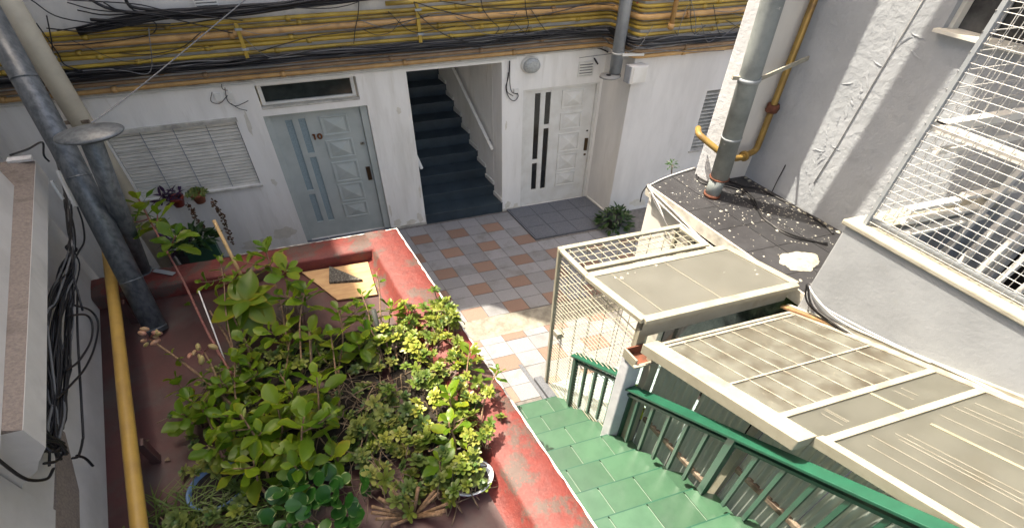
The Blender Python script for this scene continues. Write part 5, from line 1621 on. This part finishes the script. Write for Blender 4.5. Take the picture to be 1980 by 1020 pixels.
kal('lemon green succulent rosette above the painted pot', (-0.931, -3.936, 1.2), (-0.882, -3.735, 1.46), .16, 4, M_stem, .010, sides=(((-0.762, -3.68, 1.4), .09, 3),))
kal('small yellow-leaved succulent left of the painted pot', (-1.072, -4.114, 1.2), (-1.008, -3.953, 1.38), .14, 4, M_stem, .008)
kal('thin twig succulent with few leaves beside the dark stake', (-1.023, -3.029, 1.2), (-0.85, -2.227, 1.62), .08, 2, M_stem, .010)
kal('sunlit twig with narrow pale leaves over the plywood board', (-1.032, -2.911, 1.2), (-0.995, -2.384, 1.52), .13, 3, M_stem, .009)
kal('spidery sunlit shoot beside the terrace side rim', (-0.951, -2.944, 1.2), (-0.855, -2.518, 1.46), .12, 5, M_stem, .009, gap=.02)

SHADE_LABELS = ['leftmost low succulent over the shaded red floor', 'low succulent just right of the leftmost one', 'succulent between the budding stems and the white stake foot', 'succulent directly under the broad pointed leaves', 'succulent right of the broad pointed leaves', 'succulent behind the blue basin', 'succulent above and right of the blue basin', 'succulent left of the star-shaped rosette', 'succulent below the bare spiny stem', 'succulent between the basin and the front centre rosette', 'succulent just right of the star-shaped rosette', 'succulent beside the dry grass tuft', 'succulent at the foot of the white stake', 'succulent above the jade plant on its right', 'succulent directly above the jade plant', 'succulent low between the two budding stems', 'succulent left of the dark round stake', 'succulent nearest the dark round stake']
for q in ((-2.13, -3.128, 1.42), (-2.021, -3.114, 1.4), (-1.904, -2.947, 1.44), (-1.748, -2.564, 1.46), (-1.597, -2.536, 1.46), (-2.028, -3.43, 1.42), (-1.911, -3.425, 1.4), (-1.583, -3.14, 1.42), (-1.736, -3.303, 1.44), (-1.694, -3.619, 1.44),
          (-1.453, -3.302, 1.4), (-1.372, -2.61, 1.44), (-1.755, -2.784, 1.42), (-1.485, -3.725, 1.4), (-1.655, -3.754, 1.44), (-1.934, -3.209, 1.42), (-1.143, -2.841, 1.46), (-1.061, -2.755, 1.46)):
    kal(SHADE_LABELS.pop(0), (q[0] + .03, q[1] + .05, ZF + .03), q, .15, 4, M_stem, .008)
# broad-leaved plant
bp2 = thing('broad_leaf_plant', W(*(-1.763, -2.327, 1.15)), 'broad pointed yellow-green leaves spreading beside the bamboo cane', 'plant')
c = W(*(-1.661, -2.212, 1.55))
obj('stem', MB().tube([W(*(-1.767, -2.3, 1.12)), c], .014, 8, world=True), M_stem, bp2)
for a, el, L in ((200, -5, .34), (160, 10, .30), (235, -25, .34), (275, -30, .36), (310, -20, .33), (350, -5, .28), (30, 20, .28), (80, 35, .30), (120, 30, .28), (255, 15, .22), (330, 25, .20)):
    d = Vector((math.cos(R(a)) * math.cos(R(el)) * 1.15, math.sin(R(a)) * math.cos(R(el)), math.sin(R(el))))
    put_leaf(bp2, LEAF['broad'], c + Vector((0, 0, rp.uniform(-.02, .02))), d, L * rp.uniform(.9, 1.05), None, rp.uniform(-.3, .3), 1.25)


def budding(label, base, tip, nb):
    B, T = W(*base), W(*tip)
    t = thing('succulent_plant', B, label, 'plant', 'leafy succulents on the terrace')
    mid = (B + T) / 2 + Vector((.02, 0, .04))
    path = smooth_path([B, mid, T], 6)
    obj('stem', MB().tube(path, .013, 7, world=True, r1=.007), M_stem, t)
    rosette(t, path[-4], (T - mid).normalized() + Vector((0, 0, .6)), .11, 2)
    rosette(t, path[-8], Vector((0, 0, 1)), .10, 2)
    for i in range(nb):
        a, h = rp.uniform(0, 6.28), rp.uniform(-.02, .07)
        c = T + Vector((math.cos(a) * rp.uniform(.02, .12), math.sin(a) * rp.uniform(.02, .08), h))
        obj('bud_stalk', MB().tube([T, (T + c) / 2 + Vector((0, 0, .02)), c], .003, 5, world=True), M_redstem, t)
        o = obj('bud', MB().lathe((0, 0, 0), [(0, -.035), (.012, -.03), (.02, -.01), (.018, .015), (.010, .03), (0, .036)], 10), M_bud, t, at=Vector((0, 0, 0)))
        o.location = c - origin(t)
        o.rotation_euler = (rp.uniform(.6, 1.6), 0, rp.uniform(0, 6.28))
        s = rp.uniform(.7, 1.15)
        o.scale = (s, s, s)


budding('budding stem with hanging pale buds over the foot of the flue pipe', (-1.887, -3.08, 1.22), (-2.216, -2.457, 1.56), 10)
budding('shorter budding stem right of the larger bud cluster', (-1.942, -3.033, 1.22), (-1.954, -2.671, 1.52), 6)

# bare stems, canes, stakes
for q, r_, m_, lab, nm in ((((-1.655, -1.935, 1.12), (-1.691, -1.512, 1.95)), .016, M_bamboo, 'thick bamboo cane leaning among the plants', 'bamboo_cane'),
                           (((-1.898, -2.778, 1.12), (-1.904, -2.104, 1.66)), .006, M_wcable, 'thin white stake leaning beside the budding stems', 'stake'),
                           (((-1.003, -2.801, 1.12), (-0.972, -2.581, 1.52)), .022, mat('dark_stake', (.03, .035, .03), .7), 'dark round stake in the sunlit plants', 'stake'),
                           (((-1.478, -2.951, 1.12), (-1.366, -2.52, 1.42)), .012, M_dry, 'cut brown stem stump standing among the leaves', 'stem_stump')):
    o = obj(nm, MB().tube([q[0], tuple((Vector(q[0]) + Vector(q[1])) / 2), q[1]], r_, 10), m_)
    tag(o, lab, nm.replace('_', ' '))
for i, (a, b) in enumerate((((-1.59, -2.307, 1.12), (-1.631, -2.174, 1.5)), ((-1.542, -2.518, 1.12), (-1.491, -2.316, 1.45)), ((-1.779, -2.881, 1.12), (-1.777, -2.248, 1.5)), ((-1.85, -2.743, 1.12), (-1.893, -2.2, 1.5)))):
    B, T = W(*a), W(*b)
    o = obj('bare_stem', MB().tube(smooth_path([B, (B + T) / 2 + Vector((.03, .02, 0)), T], 5), .012, 7, world=True, r1=.008), M_stem)
    tag(o, ('bare knobbly stem under the broad-leaved plant', 'bare stem rising beside the dry grass tuft', 'bare spiny stem left of the shaded rosettes', 'bare brown stem beside the white stake')[i], 'stem', 'bare stems among the plants')

# soil and hidden containers
for i, (pts, lab) in enumerate((([(-1.70, -2.50), (-1.05, -2.45), (-1.0, -2.85), (-1.75, -2.9)], 'black plastic trough under the back row of plants'),
                                ([(-1.95, -3.0), (-1.1, -2.95), (-1.1, -3.7), (-1.9, -3.75)], 'wide black plastic trough under the middle plants'),
                                ([(-1.02, -2.75), (-0.80, -2.75), (-0.80, -3.75), (-1.02, -3.75)], 'long black plastic trough beside the sunlit rim'))):
    t = thing('plant_trough', (pts[0][0], pts[0][1], ZF), lab, 'trough', 'plant troughs')
    obj('body', MB().prism(pts[::-1], ZF + .001, ZF + .05), M_dpot, t)
    c = (sum(p[0] for p in pts) / 4, sum(p[1] for p in pts) / 4)
    obj('soil', MB().prism([(c[0] + (p[0] - c[0]) * .95, c[1] + (p[1] - c[1]) * .95) for p in pts[::-1]], ZF + .0501, ZF + .062), M_soil, t)

# small sedum rosettes
def sedum_mesh(m, n1, seed):
    r_ = random.Random(seed)
    mb = MB()
    for lay in range(3):
        k = n1 - lay
        for j in range(k):
            a = 6.283 * j / k + lay * .6 + r_.uniform(-.15, .15)
            el = R(8 + 28 * lay)
            L = (1.0 - .28 * lay) * r_.uniform(.85, 1.1)
            d = Vector((math.cos(a) * math.cos(el), math.sin(a) * math.cos(el), math.sin(el)))
            s = Vector((-math.sin(a), math.cos(a), 0))
            n = s.cross(d) * -1
            z0 = Vector((0, 0, .06 * lay))
            w = .26 * L
            P = [z0, z0 + d * L * .55 + s * w + n * .06, z0 + d * L * .9 + s * w * .7 + n * .03, z0 + d * L, z0 + d * L * .9 - s * w * .7 + n * .03, z0 + d * L * .55 - s * w + n * .06, z0 + d * L * .55 + n * .0]
            mb.add(P, [(0, 1, 6), (1, 2, 6), (2, 3, 6), (3, 4, 6), (4, 5, 6), (5, 0, 6)])
    me = bpy.data.meshes.new('rosette')
    me.from_pydata([p for p in mb.v], [], mb.f)
    me.polygons.foreach_set('use_smooth', [True] * len(mb.f))
    me.materials.append(m)
    return me


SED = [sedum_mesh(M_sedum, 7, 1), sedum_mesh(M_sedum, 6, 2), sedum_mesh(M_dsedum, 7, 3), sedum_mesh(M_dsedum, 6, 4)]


def sedum(label, boxes, dark, seed, zlo, zhi, sz):
    r_ = random.Random(seed)
    pts = []
    for (c, su, sv, n) in boxes:
        for i in range(n):
            pts.append((c[0] + r_.gauss(0, su), c[1] + r_.gauss(0, sv), r_.uniform(zlo, zhi)))
    t = thing('sedum_plant', (pts[0][0], pts[0][1], ZF), label, 'plant', 'low sedum clumps')
    o0 = origin(t)
    stems = MB()
    for p in pts:
        if p[0] > -.44:
            continue
        z = max(p[2], ZR + .05) if p[0] > -.78 else p[2]
        P = W(p[0], p[1], z)
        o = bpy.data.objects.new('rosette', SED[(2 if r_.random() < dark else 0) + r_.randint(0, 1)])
        COL.objects.link(o)
        o.parent = t
        o.location = P - o0
        s = sz * r_.uniform(.65, 1.25)
        o.scale = (s * 1.15, s, s)
        o.rotation_euler = (r_.gauss(-.25, .35), r_.gauss(0, .35), r_.uniform(0, 6.28))
        stems.tube(smooth_path([P, P + Vector((r_.gauss(0, .06), r_.gauss(0, .06), -.08)), Vector((P.x + r_.gauss(0, .08), P.y + r_.gauss(0, .08), ZF + .05))], 3), .0045, 5, world=True)
    obj('stems', stems, M_dry, t)['kind'] = 'stuff'


sedum('sunlit sedum mat spilling over the terrace rim beside the patio', [((-0.588, -2.666, 1.36), .05, .10, 26), ((-0.765, -2.692, 1.36), .07, .12, 24), ((-0.952, -2.774, 1.36), .06, .10, 14)], .15, 1, 1.28, 1.42, .060)
sedum('sunlit grey-green sedum clump in the middle of the rim plants', [((-0.727, -3.087, 1.34), .09, .12, 34), ((-0.886, -3.295, 1.34), .07, .10, 22)], .25, 2, 1.26, 1.40, .060)
sedum('sunlit sedum clump beside the star rosettes', [((-0.704, -3.472, 1.34), .06, .10, 24), ((-0.746, -3.787, 1.34), .05, .10, 18)], .2, 3, 1.27, 1.42, .055)
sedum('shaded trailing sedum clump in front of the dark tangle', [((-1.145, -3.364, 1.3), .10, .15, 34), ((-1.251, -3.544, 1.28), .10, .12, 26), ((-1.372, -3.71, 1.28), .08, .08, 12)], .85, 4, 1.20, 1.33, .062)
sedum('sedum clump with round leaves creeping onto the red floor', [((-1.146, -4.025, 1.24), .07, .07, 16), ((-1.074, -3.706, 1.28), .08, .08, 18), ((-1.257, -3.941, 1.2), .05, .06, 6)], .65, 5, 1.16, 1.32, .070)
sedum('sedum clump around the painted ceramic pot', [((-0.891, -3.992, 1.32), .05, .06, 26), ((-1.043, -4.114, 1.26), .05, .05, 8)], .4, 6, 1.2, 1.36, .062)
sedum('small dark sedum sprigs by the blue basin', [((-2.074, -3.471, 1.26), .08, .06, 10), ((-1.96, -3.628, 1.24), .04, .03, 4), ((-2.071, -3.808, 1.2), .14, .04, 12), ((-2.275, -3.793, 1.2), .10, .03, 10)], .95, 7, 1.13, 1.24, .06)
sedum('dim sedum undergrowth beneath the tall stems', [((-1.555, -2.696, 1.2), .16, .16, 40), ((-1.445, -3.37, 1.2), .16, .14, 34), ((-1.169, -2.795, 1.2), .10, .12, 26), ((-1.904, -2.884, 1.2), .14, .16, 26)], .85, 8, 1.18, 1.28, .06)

# dry tangle
ds = MB()
for i in range(120):
    c = rp.choice(((-1.259, -3.315, 1.22), (-1.462, -3.467, 1.22), (-1.037, -3.148, 1.22), (-1.319, -3.775, 1.2), (-1.125, -3.855, 1.2), (-1.496, -3.065, 1.22), (-1.488, -3.826, 1.2)))
    a = Vector(c) + Vector((rp.gauss(0, .12), rp.gauss(0, .12), rp.uniform(-.06, .08)))
    a = W(*a)
    ang = rp.uniform(0, 6.28)
    L = rp.uniform(.12, .42)
    d = Vector((math.cos(ang), math.sin(ang), 0)) * L
    pts = [a, a + d * .35 + Vector((rp.gauss(0, .03), rp.gauss(0, .03), rp.uniform(-.01, .07))), a + d * .7 + Vector((rp.gauss(0, .04), rp.gauss(0, .04), rp.uniform(-.03, .06))), a + d + Vector((0, 0, -.05))]
    for p in pts:
        p.z = max(p.z, ZF + .012)
    ds.tube(smooth_path(pts, 4), rp.uniform(.002, .0055), 5, world=True)
tag(obj('dry_stems', ds, M_dry), 'tangle of dry brown stems between the sedum clumps', 'dry stems', kind='stuff')

# jade plant
jd = thing('jade_plant', W(*(-1.677, -3.932, 1.1)), 'dark jade plant with pale-rimmed round leaves at the terrace front', 'plant')
jc = Vector((-1.62, -3.911, 1.26))
for i in range(74):
    a, rr = rp.uniform(0, 6.28), math.sqrt(rp.random())
    p = (jc.x + math.cos(a) * rr * .25, jc.y + math.sin(a) * rr * .26 - .05, 1.20 + .20 * (1 - rr * rr) + rp.uniform(-.03, .03))
    az = rp.uniform(0, 6.28)
    el = rp.uniform(.2, 1.1)
    d = Vector((math.cos(az) * math.cos(el), math.sin(az) * math.cos(el), math.sin(el)))
    put_leaf(jd, LEAF['jade'], W(*p), d, rp.uniform(.085, .125), None, rp.uniform(-.6, .6), 1.1)
js = MB()
for i in range(14):
    a = rp.uniform(0, 6.28)
    js.tube([W(jc.x, jc.y, ZF), W(jc.x + math.cos(a) * .12, jc.y + math.sin(a) * .12, 1.3)], .012, 6)
obj('stems', js, M_stem, jd)
# grass tufts
gm = MB()
for i in range(260):
    c = rp.choice(((-2.298, -3.714, 1.11), (-2.095, -3.817, 1.11), (-1.904, -3.823, 1.11), (-1.987, -3.695, 1.11), (-1.82, -3.913, 1.11), (-2.178, -3.672, 1.11)))
    b = W(c[0] + rp.gauss(0, .09), c[1] + rp.gauss(0, .06), ZF + .004)
    ang = rp.uniform(0, 6.28)
    L = rp.uniform(.12, .34)
    d = Vector((math.cos(ang) * 1.2, math.sin(ang), 0))
    h = rp.uniform(.25, .9)
    s = Vector((-d.y, d.x, 0)).normalized() * rp.uniform(.003, .006)
    p1_, p2_ = b + d * L * .4 + Vector((0, 0, L * h * .6)), b + d * L + Vector((0, 0, L * h * .55))
    gm.add([b - s, b + s, p1_ - s, p1_ + s, p2_], [(0, 1, 3, 2), (2, 3, 4)])
tag(obj('grass', gm, M_grass), 'thin grassy weeds along the front of the terrace', 'grass', kind='stuff')
gm = MB()
for i in range(60):
    c = (-1.456, -2.304, 1.13)
    b = W(c[0] + rp.gauss(0, .03), c[1] + rp.gauss(0, .04), ZF + .01)
    d = Vector((rp.gauss(0, .05), rp.gauss(0, .05), rp.uniform(.2, .36)))
    gm.tube([b, b + d * .6, b + d + Vector((rp.gauss(0, .03), rp.gauss(0, .03), 0))], .0025, 4, world=True)
tag(obj('dry_grass', gm, M_dry), 'tuft of dry upright grass behind the star rosettes', 'grass', kind='stuff')
# fallen leaves
for i, q in enumerate(((-2.077, -1.675, 1.105), (-2.465, -1.517, 1.105), (-2.427, -1.606, 1.105), (-2.286, -1.59, 1.105), (-2.221, -2.895, 1.105), (-2.327, -3.202, 1.105), (-2.28, -3.286, 1.105), (-2.374, -3.07, 1.105))):
    t = bpy.data.objects.new('fallen_leaf', (LEAF['kaly'] if i == 0 else leaf_mesh('leaf', M_dry, 'sed')))
    COL.objects.link(t)
    t.location = W(q[0], q[1], ZF + .012)
    t.rotation_euler = (rp.uniform(-.1, .1), rp.uniform(-.1, .1), rp.uniform(0, 6.28))
    s = .09 if i == 0 else rp.uniform(.03, .06)
    t.scale = (s, s, s)
    tag(t, ('single green fallen leaf right of the flue pipe foot', 'dry fallen leaf beside the yellow pipe near the flue foot', 'dry fallen leaf just left of the flue pipe foot', 'dry fallen leaf almost touching the flue pipe', 'dry fallen leaf under the left edge of the succulents', 'dry fallen leaf midway between yellow pipe and basin', 'dry fallen leaf nearest the blue basin', 'dry fallen leaf nearest the yellow pipe, halfway along it')[i], 'leaf', 'fallen leaves on the red floor')

# containers in view
bs = thing('blue_basin', W(*(-2.059, -3.602, 1.1)), 'old blue plastic basin half hidden by weeds', 'basin')
bc = W(*(-2.06, -3.613, 1.1))
obj('shell', MB().lathe(bc, [(0, .003), (.13, .003), (.16, .085), (.172, .09), (.176, .082), (.172, .078)], 30, su=1.15), M_blue, bs)
obj('soil', MB().lathe(bc, [(0, .07), (.10, .068), (.150, .06)], 20, su=1.15), M_soil, bs)
cp3 = thing('ceramic_pot', W(*(-0.868, -4.097, 1.1)), 'white ceramic bowl painted with flowers beside the side rim', 'pot')
pc = W(*(-0.887, -4.05, 1.1))
obj('bowl', MB().lathe(pc, [(0, .004), (.07, .004), (.10, .045), (.118, .095), (.13, .112), (.128, .119), (.113, .108), (.09, .07)], 30, su=1.3), M_ceramic, cp3)
obj('soil', MB().lathe(pc, [(0, .088), (.100, .084)], 20, su=1.3), M_soil, cp3)
for i in range(5):
    a = R(200 + i * 36)
    c = pc + Vector((math.cos(a) * .114 * 1.3, math.sin(a) * .114, .074))
    nrm = Vector((math.cos(a), math.sin(a), -.2)).normalized()
    e = nrm.orthogonal().normalized()
    f = nrm.cross(e)
    mb = MB()
    for j in range(5):
        b = 6.283 * j / 5
        cc_ = c + (e * math.cos(b) + f * math.sin(b)) * .016 + nrm * .006
        mb.add([cc_ + (e * math.cos(6.283 * k_ / 8) + f * math.sin(6.283 * k_ / 8)) * .012 for k_ in range(8)], [tuple(range(8))])
    obj('painted_flower', mb, mat('plum_glaze', (.16, .03, .07), .3), cp3)

# hanging pots on the rear wall
for i, (c, m_, lm_, lab) in enumerate((((-2.061, 0.22, 1.089), M_redpot, 'purple', 'red hanging pot with purple trailing leaves under the shutter'), ((-1.883, 0.22, 1.098), M_pot, 'sed', 'terracotta hanging pot with small green leaves under the shutter'))):
    t = thing('hanging_pot', c, lab, 'plant pot', 'hanging pots under the shutter')
    P = W(*c)
    obj('pot', MB().lathe(P, [(0, -.05), (.055, -.05), (.082, .06), (.09, .062), (.09, .085), (.075, .085), (.07, .05), (0, .045)], 22), m_, t)
    obj('hook', MB().bar((c[0], c[1] + .06, c[2] + .06), (c[0], .362, c[2] + .10), .012, .012), M_galv, t)
    if lm_ == 'purple':
        for k in range(46):
            a = rp.uniform(0, 6.28)
            el = rp.uniform(-.5, 1.2)
            d = Vector((math.cos(a) * 1.25 - .5, math.sin(a) - .2, math.sin(el)))
            put_leaf(t, LEAF['purple'], P + Vector((rp.gauss(-.05, .06), rp.gauss(-.02, .04), .08 + rp.uniform(-.06, .10))), d, rp.uniform(.08, .16), None, rp.uniform(-.5, .5), 1.2)
    else:
        for k in range(34):
            o = bpy.data.objects.new('rosette', SED[rp.choice((0, 2, 3))])
            COL.objects.link(o)
            o.parent = t
            a, rr = rp.uniform(0, 6.28), math.sqrt(rp.random()) * .12
            o.location = Vector((math.cos(a) * rr, math.sin(a) * rr * .8 - .01, .09 + .07 * (1 - rr / .12) + rp.uniform(-.03, .02)))
            s = rp.uniform(.028, .045)
            o.scale = (s, s, s)
            o.rotation_euler = (rp.gauss(-.4, .4), rp.gauss(0, .4), rp.uniform(0, 6))
for i, (q, lab) in enumerate((([(-1.993, 0.2, 1.076), (-1.981, 0.2, 0.967), (-1.989, 0.2, 0.843), (-1.973, 0.2, 0.71), (-1.949, 0.2, 0.597), (-1.88, 0.2, 0.549)], 'bronze trailing vine hanging left below the hanging pots'), ([(-1.784, 0.2, 1.085), (-1.783, 0.2, 0.954), (-1.766, 0.2, 0.848), (-1.773, 0.2, 0.695), (-1.781, 0.2, 0.537), (-1.793, 0.2, 0.337)], 'bronze trailing vine hanging right of the hanging pots'))):
    pts = [W(*p) for p in smooth_path(q, 6)]
    t = thing('trailing_vine', pts[-1], lab, 'vine', 'trailing vines below the hanging pots')
    obj('stem', MB().tube(pts, .004, 5, world=True), M_vine, t)
    vme = leaf_mesh('leaf', M_vine, 'sed')
    for p in pts[1:]:
        for k in range(3):
            a = rp.uniform(0, 6.28)
            put_leaf(t, vme, p + Vector((rp.gauss(0, .008), -.01, rp.gauss(0, .01))), Vector((math.cos(a), -.3 + math.sin(a) * .4, rp.uniform(-.6, .5))), rp.uniform(.025, .042), Vector((0, -1, .4)))


def clump(name, label, c, su, sv, h, n, leaf, L, pot=None, cat='plant', group=None, lo=0.0):
    t = thing(name, c, label, cat, group)
    P = W(*c)
    for k in range(n):
        a, rr = rp.uniform(0, 6.28), math.sqrt(rp.random())
        p = P + Vector((math.cos(a) * rr * su, math.sin(a) * rr * sv, lo + h * (1 - rr * rr * .7) * rp.uniform(.35, 1)))
        d = Vector((math.cos(a) * (rr + .3) + rp.gauss(0, .4), math.sin(a) * (rr + .3) + rp.gauss(0, .4), rp.uniform(-.3, .8)))
        put_leaf(t, LEAF[leaf], p, d, L * rp.uniform(.7, 1.25), None, rp.uniform(-.5, .5), 1.5)
    return t


t = clump('potted_shrub', 'dark green bushy plant at the foot of the wing corner', (2.03, -0.47, 0), .26, .22, .34, 230, 'fern', .10, lo=.02)
obj('pot', MB().lathe(W(2.03, -0.47, 0), [(0, .002), (.10, .002), (.14, .18), (.15, .2), (.13, .2), (0, .17)], 18), M_dpot, t)
t = clump('wall_weed', 'tiny weed growing above the annex roof edge', (1.45, -1.95, 2.05), .06, .05, .09, 26, 'fern', .05)
obj('stem', MB().tube([(1.45, -1.97, 1.99), (1.45, -1.95, 2.08)], .006, 5), M_stem, t)
c = (-2.048, -0.05, 0.42)
t = clump('potted_plant', 'dark spiky plant in a green trough against the rear wall', (c[0], c[1], .55), .20, .12, .26, 90, 'fern', .15, lo=.05)
obj('trough', MB().box(c[0] - .14, c[0] + .14, c[1] - .08, c[1] + .10, 0.0, .60), M_greenpot, t)
c = (-2.197, -0.05, 0.442)
t = clump('potted_plant', 'thin spidery plant beside the green trough', (c[0], c[1], .5), .12, .1, .28, 26, 'purple', .16, lo=.03)
obj('pot', MB().lathe(W(c[0], c[1], 0), [(0, .002), (.08, .002), (.1, .5), (.11, .52), (0, .5)], 16), M_dpot, t)
# climbing spike sedum at the rim corner
sedum('upright sedum spike leaning over the white terrace edge', [((-0.523, -2.663, 1.4), .015, .03, 10), ((-0.551, -2.779, 1.36), .02, .05, 12)], .3, 15, 1.30, 1.50, .05)
# leaves seen inside the entrance cage
t = clump('cage_plant', 'green leaves poking through the entrance cage mesh', (0.36, -3.62, 0.6), .13, .08, .25, 30, 'kal', .09, lo=.05)
obj('pot', MB().lathe(W(.36, -3.62, 0.005), [(0, .002), (.10, .002), (.12, .62), (.13, .63), (0, .6)], 18), M_dpot, t)
